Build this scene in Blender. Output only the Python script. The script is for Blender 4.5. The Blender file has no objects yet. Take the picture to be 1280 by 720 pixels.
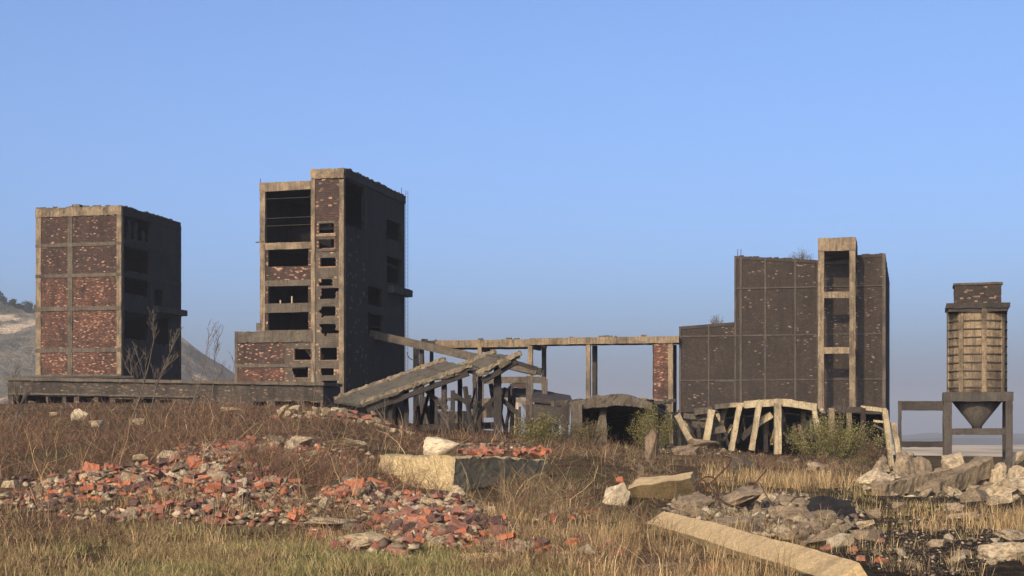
import bpy, bmesh, math, random
import numpy as np
from mathutils import Vector, Matrix, noise as mnoise

# ------------------------------------------------------------------ camera, sky, sun, exposure
SC = bpy.context.scene
COL = SC.collection
R = math.radians
F = 2000.0            # focal length in photo pixels (photo is 1280 wide)
HY = 540.0            # eye level in the photo
EYE = 2.2             # eye height

cam = bpy.data.cameras.new('camera')
cam.sensor_width = 36.0
cam.lens = F / 1280 * 36.0
cam.shift_y = (HY - 360.0) / 1280
cam.clip_start = 0.5
cam.clip_end = 40000
camo = bpy.data.objects.new('camera', cam)
camo.location = (0, 0, EYE)
camo.rotation_euler = (R(90), 0, 0)
COL.objects.link(camo)
SC.camera = camo

SUN_AZ = R(23)        # left of straight behind the camera
SUN_EL = R(26)
SDIR = Vector((-math.sin(SUN_AZ) * math.cos(SUN_EL), -math.cos(SUN_AZ) * math.cos(SUN_EL), math.sin(SUN_EL)))

world = bpy.data.worlds.new('World')
SC.world = world
world.use_nodes = True
wn = world.node_tree.nodes
wl = world.node_tree.links
wn.clear()
wo = wn.new('ShaderNodeOutputWorld')
wb = wn.new('ShaderNodeBackground')
sky = wn.new('ShaderNodeTexSky')
sky.sky_type = 'NISHITA'
sky.sun_disc = False
sky.sun_elevation = SUN_EL
sky.sun_rotation = math.atan2(SDIR.x, SDIR.y)
sky.altitude = 300
sky.air_density = 0.6
sky.dust_density = 5.2
sky.ozone_density = 5.2
wb.inputs['Strength'].default_value = 0.15
wl.new(sky.outputs[0], wb.inputs['Color'])
wl.new(wb.outputs[0], wo.inputs['Surface'])

sun = bpy.data.lights.new('sun', 'SUN')
sun.energy = 3.1
sun.angle = R(0.53)
sun.color = (1.0, 0.79, 0.52)
suno = bpy.data.objects.new('sun', sun)
suno.rotation_euler = (-SDIR).to_track_quat('-Z', 'Y').to_euler()
suno.location = (-60, -60, 60)
COL.objects.link(suno)

SC.view_settings.view_transform = 'Standard'
SC.view_settings.look = 'None'
SC.view_settings.gamma = 1
SC.view_settings.exposure = 0.85
SC.cycles.use_denoising = True
SC.cycles.max_bounces = 5
SC.cycles.diffuse_bounces = 3
SC.cycles.glossy_bounces = 2
SC.cycles.transmission_bounces = 2
SC.cycles.volume_bounces = 0
SC.cycles.transparent_max_bounces = 4
SC.cycles.caustics_reflective = False
SC.cycles.caustics_refractive = False

rnd = random.Random(11)
rng = np.random.default_rng(7)

# ------------------------------------------------------------------ materials
def new_mat(name):
    m = bpy.data.materials.new(name)
    m.use_nodes = True
    nt = m.node_tree
    nt.nodes.clear()
    out = nt.nodes.new('ShaderNodeOutputMaterial')
    return m, nt, out

class NT:
    """small node helper"""
    def __init__(s, nt):
        s.nt = nt
    def n(s, t, **kw):
        x = s.nt.nodes.new(t)
        for k, v in kw.items():
            if hasattr(x, k) and k not in ('inputs',):
                setattr(x, k, v)
            else:
                x.inputs[k].default_value = v
        return x
    def l(s, a, b):
        s.nt.links.new(a, b)
    def noise(s, vec, scale, detail=4, rough=0.6):
        x = s.n('ShaderNodeTexNoise', Scale=scale, Detail=detail, Roughness=rough)
        s.l(vec, x.inputs['Vector'])
        return x.outputs['Fac']
    def mapr(s, val, a, b, c=0.0, d=1.0):
        x = s.n('ShaderNodeMapRange')
        s.l(val, x.inputs['Value'])
        for i, v in zip((1, 2, 3, 4), (a, b, c, d)):
            x.inputs[i].default_value = v
        return x.outputs[0]
    def mix(s, fac, a, b, mode='MIX'):
        x = s.n('ShaderNodeMix', data_type='RGBA', blend_type=mode)
        if hasattr(fac, 'links'):
            s.l(fac, x.inputs[0])
        else:
            x.inputs[0].default_value = fac
        for i, v in ((6, a), (7, b)):
            if hasattr(v, 'links'):
                s.l(v, x.inputs[i])
            else:
                x.inputs[i].default_value = (*v, 1)
        return x.outputs[2]
    def math(s, op, a, b=None):
        x = s.n('ShaderNodeMath', operation=op)
        for i, v in ((0, a), (1, b)):
            if v is None:
                continue
            if hasattr(v, 'links'):
                s.l(v, x.inputs[i])
            else:
                x.inputs[i].default_value = v
        return x.outputs[0]
    def ramp(s, val, stops, interp='LINEAR'):
        x = s.n('ShaderNodeValToRGB')
        cr = x.color_ramp
        cr.interpolation = interp
        while len(cr.elements) < len(stops):
            cr.elements.new(0.5)
        for e, (p, c) in zip(cr.elements, stops):
            e.position = p
            e.color = (*c, 1)
        s.l(val, x.inputs[0])
        return x.outputs[0]
    def coords(s, offset=True, scale=(1, 1, 1)):
        tc = s.n('ShaderNodeTexCoord')
        mp = s.n('ShaderNodeMapping')
        mp.inputs['Scale'].default_value = scale
        s.l(tc.outputs['Object'], mp.inputs['Vector'])
        if offset:
            oi = s.n('ShaderNodeObjectInfo')
            mu = s.n('ShaderNodeMath', operation='MULTIPLY')
            mu.inputs[1].default_value = 71.0
            s.l(oi.outputs['Random'], mu.inputs[0])
            cb = s.n('ShaderNodeCombineXYZ')
            for i in range(3):
                s.l(mu.outputs[0], cb.inputs[i])
            s.l(cb.outputs[0], mp.inputs['Location'])
        return mp.outputs[0]
    def bump(s, h, strength, dist):
        b = s.n('ShaderNodeBump', Strength=strength, Distance=dist)
        s.l(h, b.inputs['Height'])
        return b.outputs[0]
    def surf(s, out, col, rough=0.9, normal=None, spec=0.2):
        p = s.n('ShaderNodeBsdfPrincipled', Roughness=rough)
        p.inputs['Specular IOR Level'].default_value = spec
        if hasattr(col, 'links'):
            s.l(col, p.inputs['Base Color'])
        else:
            p.inputs['Base Color'].default_value = (*col, 1)
        if normal is not None:
            s.l(normal, p.inputs['Normal'])
        s.l(p.outputs[0], out.inputs['Surface'])
        return p

def concrete(name, light, mid, dark, streak=0.6, scale=1.0, bump=0.05, rust=None, sl=0.5):
    """weathered concrete: blotches, vertical run-off streaks, fine grain"""
    m, nt, out = new_mat(name)
    g = NT(nt)
    v = g.coords(True)
    base = g.mix(g.mapr(g.noise(v, 0.9 * scale, 6, 0.65), 0.3, 0.7), mid, light)
    vs = g.coords(True, (3.2, 3.2, 0.22))
    st = g.mapr(g.noise(vs, 1.6 * scale, 5, 0.7), 0.47, 0.72, 0, streak)
    base = g.mix(st, base, dark)
    if rust:
        rs = g.mapr(g.noise(g.coords(True, (2.2, 2.2, 0.5)), 1.1 * scale, 5, 0.7), 0.56, 0.75, 0, 0.75)
        base = g.mix(rs, base, rust)
    soot = g.mapr(g.noise(g.coords(True, (1, 1, 0.7)), 0.55 * scale, 7, 0.72), sl, sl + 0.18, 0, 0.75)
    base = g.mix(soot, base, dark)
    fine = g.noise(v, 9 * scale, 6, 0.75)
    base = g.mix(g.mapr(fine, 0.38, 0.64, 0.0, 0.6), base, dark)
    pits = g.mapr(g.noise(v, 26 * scale, 2, 0.5), 0.62, 0.7, 0, 0.6)
    base = g.mix(pits, base, dark)
    bh = g.math('ADD', g.noise(v, 14 * scale, 4, 0.7), g.noise(v, 3 * scale, 5, 0.7))
    g.surf(out, base, 0.92, g.bump(bh, 0.8, bump))
    return m

def island_bricks(name, stops, rough=0.9, bump=0.02, grime=None):
    m, nt, out = new_mat(name)
    g = NT(nt)
    geo = g.n('ShaderNodeNewGeometry')
    c = g.ramp(geo.outputs['Random Per Island'], stops)
    v = g.coords(True)
    c = g.mix(g.mapr(g.noise(v, 0.35, 5, 0.7), 0.35, 0.68, 0.0, 0.75), c, grime or (0.02, 0.017, 0.015))
    st = g.noise(g.coords(True, (1.1, 1.1, 0.16)), 1.3, 5, 0.7)
    c = g.mix(g.mapr(st, 0.5, 0.7, 0, 0.7), c, (0.012, 0.01, 0.009))
    c = g.mix(g.mapr(g.noise(g.coords(True, (0.8, 0.8, 0.35)), 0.7, 6, 0.7), 0.57, 0.77, 0, 0.2), c, (0.12, 0.085, 0.06))
    g.surf(out, c, rough, g.bump(g.noise(v, 12, 4, 0.7), 0.7, bump))
    return m

def rubble_mat(name, a, b, c, bump=0.02, scale=1.0):
    """broken piece; the tint differs from piece to piece"""
    m, nt, out = new_mat(name)
    g = NT(nt)
    oi = g.n('ShaderNodeObjectInfo')
    v = g.coords(True)
    base = g.mix(oi.outputs['Random'], a, b)
    base = g.mix(g.mapr(g.noise(v, 5 * scale, 6, 0.75), 0.42, 0.62), base, c)
    base = g.mix(g.mapr(g.noise(v, 13 * scale, 5, 0.75), 0.52, 0.68, 0, 0.75), base, tuple(q * 0.35 for q in c))
    h = g.math('ADD', g.noise(v, 9 * scale, 6, 0.75), g.noise(v, 30 * scale, 3, 0.7))
    g.surf(out, base, 0.95, g.bump(h, 0.9, bump))
    return m

def plant_mat(name, transl=0.3):
    m, nt, out = new_mat(name)
    g = NT(nt)
    at = g.n('ShaderNodeAttribute', attribute_name='tint')
    d = g.n('ShaderNodeBsdfDiffuse')
    t = g.n('ShaderNodeBsdfTranslucent')
    g.l(at.outputs['Color'], d.inputs['Color'])
    g.l(at.outputs['Color'], t.inputs['Color'])
    mx = g.n('ShaderNodeMixShader')
    mx.inputs[0].default_value = transl
    g.l(d.outputs[0], mx.inputs[1])
    g.l(t.outputs[0], mx.inputs[2])
    g.l(mx.outputs[0], out.inputs['Surface'])
    return m

M = {}
M['frame_tan'] = concrete('concrete_tan', (0.34, 0.25, 0.15), (0.19, 0.14, 0.085), (0.036, 0.03, 0.024), 0.95, 1.0, 0.05, (0.15, 0.075, 0.032), 0.46)
M['frame_grey'] = concrete('concrete_grey_brown', (0.15, 0.12, 0.084), (0.085, 0.068, 0.05), (0.026, 0.022, 0.018), 0.8)
M['frame_dark'] = concrete('concrete_sooty', (0.062, 0.05, 0.04), (0.042, 0.034, 0.028), (0.02, 0.017, 0.015), 0.6)
M['rib'] = concrete('concrete_rib', (0.095, 0.078, 0.06), (0.065, 0.053, 0.042), (0.026, 0.022, 0.019), 0.6)
M['silo'] = concrete('concrete_silo', (0.31, 0.225, 0.13), (0.2, 0.145, 0.088), (0.022, 0.018, 0.015), 1.0, 0.6, 0.05, None, 0.48)
M['silo_dark'] = concrete('concrete_silo_frame', (0.09, 0.075, 0.058), (0.06, 0.05, 0.04), (0.022, 0.019, 0.017), 0.7)
M['pale'] = concrete('concrete_pale', (0.56, 0.45, 0.27), (0.36, 0.28, 0.165), (0.07, 0.056, 0.04), 0.6, 1.4, 0.06)
M['yellow'] = concrete('concrete_yellowish', (0.72, 0.52, 0.26), (0.56, 0.4, 0.2), (0.17, 0.12, 0.065), 0.4, 2.2, 0.06, None, 0.52)
M['old_column'] = concrete('concrete_weathered', (0.42, 0.31, 0.18), (0.28, 0.205, 0.12), (0.06, 0.047, 0.033), 0.5, 2.0, 0.08, None, 0.48)
M['block'] = concrete('concrete_block', (0.64, 0.48, 0.24), (0.5, 0.375, 0.19), (0.1, 0.082, 0.055), 0.45, 2.4, 0.06)
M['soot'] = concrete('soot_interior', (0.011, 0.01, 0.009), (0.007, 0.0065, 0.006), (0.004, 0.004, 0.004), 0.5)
M['sidewall'] = concrete('soot_and_shade_render', (0.04, 0.034, 0.029), (0.026, 0.022, 0.019), (0.011, 0.01, 0.009), 0.5, 0.8)  # sooty render darkened further, so shade on the tower sides sits in the colour
M['brick_red'] = island_bricks('bricks_red', [(0.0, (0.045, 0.026, 0.02)), (0.4, (0.085, 0.04, 0.028)), (0.7, (0.13, 0.055, 0.035)), (0.88, (0.17, 0.075, 0.045)), (0.93, (0.21, 0.115, 0.072)), (1.0, (0.26, 0.165, 0.108))], grime=(0.036, 0.026, 0.021))
M['brick_brown'] = island_bricks('bricks_brown', [(0.0, (0.036, 0.024, 0.019)), (0.6, (0.058, 0.034, 0.026)), (0.93, (0.085, 0.046, 0.034)), (0.97, (0.2, 0.12, 0.085)), (1.0, (0.26, 0.18, 0.13))], grime=(0.03, 0.022, 0.018))
M['brick_soot'] = island_bricks('bricks_sooty', [(0.0, (0.028, 0.022, 0.018)), (0.6, (0.037, 0.028, 0.0205)), (0.96, (0.046, 0.034, 0.025)), (1.0, (0.085, 0.063, 0.048))], grime=(0.024, 0.019, 0.016))
M['brick_low'] = island_bricks('bricks_weathered', [(0.0, (0.04, 0.032, 0.025)), (0.6, (0.062, 0.049, 0.036)), (0.92, (0.08, 0.062, 0.045)), (1.0, (0.15, 0.115, 0.08))], grime=(0.028, 0.023, 0.018))
def spall_mat(name, stops):
    m, nt, out = new_mat(name)
    g = NT(nt)
    v = g.coords(True, (1, 1, 1.8))
    c = g.ramp(g.noise(v, 3.2, 3, 0.7), stops)
    g.surf(out, c, 0.95)
    return m
M['spall_red'] = spall_mat('spalled_brick_core', [(0.3, (0.18, 0.082, 0.05)), (0.48, (0.24, 0.135, 0.085)), (0.6, (0.34, 0.23, 0.15)), (0.75, (0.19, 0.095, 0.058))])
M['spall_pale'] = spall_mat('spalled_brick_dusty', [(0.3, (0.075, 0.05, 0.038)), (0.5, (0.11, 0.075, 0.055)), (0.65, (0.22, 0.16, 0.12)), (0.8, (0.09, 0.055, 0.04))])
M['rust'] = rubble_mat('rusty_steel', (0.09, 0.045, 0.025), (0.06, 0.032, 0.02), (0.03, 0.02, 0.015), 0.004, 3)
M['timber'] = concrete('charred_timber', (0.05, 0.042, 0.035), (0.035, 0.03, 0.026), (0.015, 0.013, 0.012), 0.6, 2)
M['roofing'] = concrete('mossy_roofing', (0.17, 0.14, 0.095), (0.09, 0.078, 0.056), (0.03, 0.026, 0.021), 0.35, 1.8, 0.08)
M['kerb'] = concrete('mossy_kerb', (0.3, 0.235, 0.15), (0.17, 0.135, 0.09), (0.04, 0.033, 0.025), 0.4, 2.4, 0.06)
M['loose_orange'] = rubble_mat('loose_brick_orange', (0.4, 0.125, 0.052), (0.31, 0.095, 0.044), (0.25, 0.13, 0.085))
M['loose_red'] = rubble_mat('loose_brick_red', (0.27, 0.095, 0.06), (0.2, 0.085, 0.06), (0.19, 0.11, 0.08))
M['loose_sooty'] = rubble_mat('loose_brick_sooty', (0.1, 0.05, 0.042), (0.15, 0.08, 0.062), (0.06, 0.04, 0.034))
M['chunk_pale'] = rubble_mat('mortar_chunk', (0.46, 0.36, 0.22), (0.34, 0.26, 0.16), (0.18, 0.135, 0.088), 0.03)
M['chunk_grey'] = rubble_mat('concrete_chunk', (0.29, 0.215, 0.132), (0.2, 0.15, 0.095), (0.11, 0.083, 0.056), 0.03)
M['chunk_black'] = rubble_mat('sooty_chunk', (0.02, 0.018, 0.017), (0.03, 0.027, 0.025), (0.012, 0.011, 0.011), 0.03)
M['stump'] = rubble_mat('brown_masonry', (0.24, 0.165, 0.1), (0.2, 0.14, 0.09), (0.1, 0.07, 0.048), 0.06, 0.7)
M['boulder'] = rubble_mat('limestone_boulder', (0.54, 0.44, 0.29), (0.48, 0.39, 0.25), (0.26, 0.21, 0.14), 0.06, 0.5)
M['plant'] = plant_mat('dry_plants', 0.25)
M['leaf'] = plant_mat('leaves', 0.35)
M['bark'] = rubble_mat('bark', (0.14, 0.105, 0.075), (0.1, 0.08, 0.06), (0.06, 0.05, 0.04), 0.004, 2)

# ------------------------------------------------------------------ mesh and scene helpers
def link_mesh(name, verts, faces, mat, parent=None, mats=None, fmat=None, smooth=False):
    me = bpy.data.meshes.new(name)
    me.from_pydata(verts, [], faces)
    for mm in (mats or [mat]):
        me.materials.append(mm)
    if fmat is not None:
        me.polygons.foreach_set('material_index', fmat)
    if smooth:
        me.polygons.foreach_set('use_smooth', [True] * len(faces))
    me.update()
    o = bpy.data.objects.new(name, me)
    COL.objects.link(o)
    if parent is not None:
        o.parent = parent
    return o

def tag(o, label=None, cat=None, group=None, kind=None):
    if label: o['label'] = label
    if cat: o['category'] = cat
    if group: o['group'] = group
    if kind or cat: o['kind'] = kind or 'thing'
    return o

def empty(name, loc, label, cat, group=None, rz=0.0):
    e = bpy.data.objects.new(name, None)
    COL.objects.link(e)
    e.location = loc
    e.rotation_euler = (0, 0, rz)
    e.empty_display_size = 0.3
    return tag(e, label, cat, group)

def nz(p, s, seed=0.0):
    return mnoise.noise_vector(Vector((p[0] * s + seed, p[1] * s - seed * 0.7, p[2] * s + seed * 1.3)))

class MB:
    def __init__(s):
        s.v = []; s.f = []; s.m = []
    def quadbox(s, c, mi=0):
        """c: 8 corners, 0-3 bottom ring, 4-7 top ring"""
        b = len(s.v)
        s.v += [tuple(p) for p in c]
        for q in ((3, 2, 1, 0), (4, 5, 6, 7), (0, 1, 5, 4), (1, 2, 6, 5), (2, 3, 7, 6), (3, 0, 4, 7)):
            s.f.append([b + i for i in q]); s.m.append(mi)
    def box(s, a, b, mi=0):
        (x0, y0, z0), (x1, y1, z1) = a, b
        s.quadbox([(x0, y0, z0), (x1, y0, z0), (x1, y1, z0), (x0, y1, z0), (x0, y0, z1), (x1, y0, z1), (x1, y1, z1), (x0, y1, z1)], mi)
    def lattice(s, P, nx, ny, nzz, jit=None, mi=0):
        """closed rough box over a lattice; P(i,j,k in 0..1) -> point"""
        idx = {}
        def vid(i, j, k):
            key = (i, j, k)
            if key not in idx:
                p = Vector(P(i / nx, j / ny, k / nzz))
                if jit: p = p + jit(p)
                idx[key] = len(s.v); s.v.append(tuple(p))
            return idx[key]
        def add(q):
            s.f.append(q); s.m.append(mi)
        for i in range(nx):
            for j in range(ny):
                add([vid(i, j, 0), vid(i, j + 1, 0), vid(i + 1, j + 1, 0), vid(i + 1, j, 0)])
                add([vid(i, j, nzz), vid(i + 1, j, nzz), vid(i + 1, j + 1, nzz), vid(i, j + 1, nzz)])
        for i in range(nx):
            for k in range(nzz):
                add([vid(i, 0, k), vid(i + 1, 0, k), vid(i + 1, 0, k + 1), vid(i, 0, k + 1)])
                add([vid(i, ny, k), vid(i, ny, k + 1), vid(i + 1, ny, k + 1), vid(i + 1, ny, k)])
        for j in range(ny):
            for k in range(nzz):
                add([vid(0, j, k), vid(0, j, k + 1), vid(0, j + 1, k + 1), vid(0, j + 1, k)])
                add([vid(nx, j, k), vid(nx, j + 1, k), vid(nx, j + 1, k + 1), vid(nx, j, k + 1)])
    def rbox(s, a, b, seg=0.6, amp=0.025, mi=0, fq=1.7):
        d = [b[i] - a[i] for i in range(3)]
        n = [max(1, min(40, int(abs(d[i]) / seg + 0.5))) for i in range(3)]
        sd = rnd.random() * 50
        s.lattice(lambda i, j, k: (a[0] + d[0] * i, a[1] + d[1] * j, a[2] + d[2] * k), n[0], n[1], n[2],
                  lambda p: nz(p, fq, sd) * amp, mi)
    def beam(s, A, B, w, h, up=(0, 0, 1), seg=0.35, amp=0.03, mi=0, fq=2.0, w2=None, h2=None):
        """rough bar from A to B, w across, h along up"""
        A, B = Vector(A), Vector(B)
        d = (B - A); L = d.length; d.normalize()
        up = Vector(up)
        sd = d.cross(up)
        if sd.length < 1e-3:
            sd = d.cross(Vector((0, 1, 0)))
        sd.normalize()
        u = sd.cross(d).normalized()
        w2 = w if w2 is None else w2
        h2 = h if h2 is None else h2
        seed = rnd.random() * 50
        def P(i, j, k):
            ww = w + (w2 - w) * i; hh = h + (h2 - h) * i
            return A + d * (L * i) + sd * (ww * (j - 0.5)) + u * (hh * (k - 0.5))
        n = [max(1, min(60, int(q / seg + 0.5))) for q in (L, w, h)]
        s.lattice(P, n[0], max(1, n[1]), max(1, n[2]), lambda p: nz(p, fq, seed) * amp, mi)
    def tube(s, pts, radii, n=6, mi=0):
        pts = [Vector(p) for p in pts]
        b0 = len(s.v)
        prev = None
        for i, p in enumerate(pts):
            d = (pts[min(i + 1, len(pts) - 1)] - pts[max(i - 1, 0)]).normalized()
            if prev is None:
                a = d.cross(Vector((0.3, 0.5, 0.8))).normalized()
            else:
                a = (prev - d * prev.dot(d)).normalized()
            prev = a
            c = d.cross(a)
            for q in range(n):
                t = 2 * math.pi * q / n
                s.v.append(tuple(p + (a * math.cos(t) + c * math.sin(t)) * radii[i]))
        for i in range(len(pts) - 1):
            for q in range(n):
                s.f.append([b0 + i * n + q, b0 + i * n + (q + 1) % n, b0 + (i + 1) * n + (q + 1) % n, b0 + (i + 1) * n + q]); s.m.append(mi)
        s.f.append([b0 + q for q in range(n)][::-1]); s.m.append(mi)
        e = b0 + (len(pts) - 1) * n
        s.f.append([e + q for q in range(n)]); s.m.append(mi)
    def lathe(s, prof, n=32, c=(0, 0, 0), mi=0):
        b0 = len(s.v)
        for (r, z) in prof:
            for q in range(n):
                t = 2 * math.pi * q / n
                s.v.append((c[0] + r * math.cos(t), c[1] + r * math.sin(t), c[2] + z))
        for i in range(len(prof) - 1):
            for q in range(n):
                s.f.append([b0 + i * n + q, b0 + i * n + (q + 1) % n, b0 + (i + 1) * n + (q + 1) % n, b0 + (i + 1) * n + q]); s.m.append(mi)
        s.f.append([b0 + q for q in range(n)][::-1]); s.m.append(mi)
        e = b0 + (len(prof) - 1) * n
        s.f.append([e + q for q in range(n)]); s.m.append(mi)
    def build(s, name, mat, parent=None, mats=None, smooth=False):
        return link_mesh(name, s.v, s.f, mat, parent, mats, s.m if mats else None, smooth)

def grid_slab(mb, Pm, a0, a1, h0, h1, d0, d1, holes, mi=0):
    """slab in a wall plane with rectangular openings; Pm(a,h,d)->point"""
    xs = sorted({a0, a1, *[min(max(q, a0), a1) for H in holes for q in (H[0], H[1])]})
    zs = sorted({h0, h1, *[min(max(q, h0), h1) for H in holes for q in (H[2], H[3])]})
    nx, nzz = len(xs) - 1, len(zs) - 1
    def solid(i, k):
        if i < 0 or k < 0 or i >= nx or k >= nzz: return False
        x, z = (xs[i] + xs[i + 1]) / 2, (zs[k] + zs[k + 1]) / 2
        return not any(H[0] < x < H[1] and H[2] < z < H[3] for H in holes)
    def q(*pts):
        b = len(mb.v)
        mb.v += [tuple(Pm(*p)) for p in pts]
        mb.f.append([b, b + 1, b + 2, b + 3]); mb.m.append(mi)
    for i in range(nx):
        for k in range(nzz):
            if not solid(i, k): continue
            x0, x1, z0, z1 = xs[i], xs[i + 1], zs[k], zs[k + 1]
            q((x0, z0, d1), (x1, z0, d1), (x1, z1, d1), (x0, z1, d1))
            q((x0, z0, d0), (x0, z1, d0), (x1, z1, d0), (x1, z0, d0))
            if not solid(i - 1, k): q((x0, z0, d0), (x0, z0, d1), (x0, z1, d1), (x0, z1, d0))
            if not solid(i + 1, k): q((x1, z0, d0), (x1, z1, d0), (x1, z1, d1), (x1, z0, d1))
            if not solid(i, k - 1): q((x0, z0, d0), (x1, z0, d0), (x1, z0, d1), (x0, z0, d1))
            if not solid(i, k + 1): q((x0, z1, d0), (x0, z1, d1), (x1, z1, d1), (x1, z1, d0))

def front(a, h, d): return (a, -d, h)
def side(a, h, d): return (d, a, h)

def brick_panel(name, parent, Pm, a0, a1, h0, h1, holes, miss, mats, thick=0.3, bw=0.24, bh=0.1, proud=0.03, fq=0.8, back=None, d=0.0):
    """one infill panel: backing slab with proud face bricks; where a face brick has spalled off the backing shows"""
    mb = MB()
    grid_slab(mb, Pm, a0, a1, h0, h1, d - thick, d, holes, 1)
    rows = max(1, int((h1 - h0) / bh)); bh = (h1 - h0) / rows
    sd = rnd.random() * 90
    miss = miss * rnd.uniform(0.35, 1.1)
    for r in range(rows):
        z0 = h0 + r * bh
        off = -(r % 2) * bw * 0.5
        c = 0
        while True:
            x0 = a0 + off + c * bw
            c += 1
            if x0 >= a1 - 0.02: break
            x1 = min(x0 + bw, a1); x0 = max(x0, a0)
            if x1 - x0 < 0.04: continue
            xm, zm = (x0 + x1) / 2, z0 + bh / 2
            if any(H[0] - 0.02 < xm < H[1] + 0.02 and H[2] < zm < H[3] for H in holes): continue
            cl = mnoise.noise(Vector((xm * fq + sd, zm * fq * 1.2, sd)))
            pm = miss * max(0.12, 1 + 1.2 * cl)
            if rnd.random() < pm: continue
            dd = d + proud * rnd.uniform(0.75, 1.15)
            g = 0.006
            b = len(mb.v)
            for (x, z, q) in ((x0 + g, z0 + g, d), (x1 - g, z0 + g, d), (x1 - g, z0 + bh - g, d), (x0 + g, z0 + bh - g, d),
                              (x0 + g, z0 + g, dd), (x1 - g, z0 + g, dd), (x1 - g, z0 + bh - g, dd), (x0 + g, z0 + bh - g, dd)):
                mb.v.append(tuple(Pm(x, z, q)))
            for qf in ((4, 5, 6, 7), (0, 1, 5, 4), (1, 2, 6, 5), (2, 3, 7, 6), (3, 0, 4, 7)):
                mb.f.append([b + t for t in qf]); mb.m.append(0)
    return mb.build(name, None, parent, mats)

def ragged(holes, cell=0.28, p=0.5, reach=1):
    """break the rims of openings: small extra holes along the edges"""
    out = list(holes)
    for (a0, a1, h0, h1) in holes:
        n = max(1, int((a1 - a0) / cell)); m = max(1, int((h1 - h0) / cell))
        for i in range(n):
            x = a0 + (a1 - a0) * i / n; w = (a1 - a0) / n
            if rnd.random() < p * 0.7: out.append((x, x + w, h0 - rnd.uniform(0.05, 0.28), h0 + 0.01))
            if rnd.random() < p * 0.4: out.append((x, x + w, h1 - 0.01, h1 + rnd.uniform(0.04, 0.16)))
        for k in range(m):
            z = h0 + (h1 - h0) * k / m; w = (h1 - h0) / m
            if rnd.random() < p: out.append((a0 - rnd.uniform(0.05, 0.3), a0 + 0.01, z, z + w))
            if rnd.random() < p: out.append((a1 - 0.01, a1 + rnd.uniform(0.05, 0.3), z, z + w))
    return out

def at(x, y, D):
    """photo direction at a chosen real distance"""
    return Vector(((x - 640) / F * D, D, EYE + (HY - y) / F * D))

# ------------------------------------------------------------------ the terrain
CPX = np.array([-300, 0, 200, 400, 560, 700, 850, 1000, 1150, 1280, 1600], float)
DN = np.array([22, 30, 38, 46, 56, 70, 85, 105, 130], float)
YT = np.array([
    [722] * 9,
    [666, 665, 667, 672, 675, 680, 682, 682, 680],
    [622, 620, 628, 640, 645, 649, 650, 650, 646],
    [588, 578, 585, 610, 614, 620, 622, 624, 621],
    [560, 549, 554, 574, 587, 598, 602, 609, 607],
    [539, 533, 531, 553, 566, 580, 588, 598, 598],
    [523, 519, 523, 546, 556, 570, 580, 594, 594],
    [511, 509, 515, 541, 551, 563, 573, 589, 591],
    [505, 505, 510, 536, 546, 556, 568, 583, 586]], float)
YT = np.concatenate([YT[:, :1], YT, YT[:, -1:]], axis=1)
ZT = EYE + (HY - YT) / F * DN[:, None]
VALLEY = -19.0
DN2 = np.array([-400, 0, 14, *DN, 175, 230, 330, 600, 1100, 20000], float)
ZT2 = np.concatenate([np.full((1, 11), 0.1), np.full((1, 11), 0.1), np.full((1, 11), 0.15), ZT, ZT[-1:], ZT[-1:] - 0.6, ZT[-1:] * 0 - 5,
                      np.full((1, 11), VALLEY * 0.8), np.full((1, 11), VALLEY), np.full((1, 11), VALLEY)], axis=0)

def vnoise(x, y, seed=0):
    xi = np.floor(x).astype(np.int64); yi = np.floor(y).astype(np.int64)
    fx = x - xi; fy = y - yi
    fx = fx * fx * (3 - 2 * fx); fy = fy * fy * (3 - 2 * fy)
    def h(a, b):
        n = (a * 374761393 + b * 668265263 + seed * 1442695041) & 0x7fffffff
        n = ((n ^ (n >> 13)) * 1274126177) & 0x7fffffff
        return ((n ^ (n >> 16)) & 0xffff) / 65535.0
    return (h(xi, yi) * (1 - fx) + h(xi + 1, yi) * fx) * (1 - fy) + (h(xi, yi + 1) * (1 - fx) + h(xi + 1, yi + 1) * fx) * fy

def fbm(x, y, oct=4, seed=0):
    s = 0; a = 0.5
    for o in range(oct):
        s = s + a * (vnoise(x * 2 ** o, y * 2 ** o, seed + o) - 0.5)
        a *= 0.55
    return s

def colpx(X, Y):
    return 640 + F * X / np.maximum(Y, 14.0)

# rubble heaps: centre and radii on the photo's ground, resolved on the terrain below
HEAPS = [(612, 562, 80, 7, 1.0), (330, 561, 78, 13, 1.1), (262, 574, 62, 20, 1.2), (190, 603, 75, 24, 1.4), (105, 612, 62, 20, 0.8), (295, 612, 80, 28, 1.3),
         (225, 642, 60, 14, 0.8), (50, 628, 50, 14, 0.5), (440, 622, 44, 16, 1.0), (520, 642, 78, 24, 1.6), (562, 668, 86, 20, 1.4),
         (430, 667, 50, 8, 0.6), (380, 640, 50, 16, 0.35), (405, 572, 60, 12, 0.6), (465, 603, 34, 10, 0.5), (140, 645, 70, 10, 0.5), (330, 652, 70, 9, 0.55), (650, 690, 55, 12, 0.5), (20, 606, 30, 8, 0.25), (470, 690, 60, 9, 0.5), (705, 640, 50, 16, 0.22), (720, 690, 60, 14, 0.2)]
def heapmask(px, py, grow=1.0):
    m = np.zeros(np.broadcast(px, py).shape)
    for (x, y, rx, ry, w) in HEAPS:
        q = ((px - x) / (rx * grow)) ** 2 + ((py - y) / (ry * grow)) ** 2
        m = np.maximum(m, np.clip(1.35 - q, 0, 1) * min(1, w))
    return m

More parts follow.
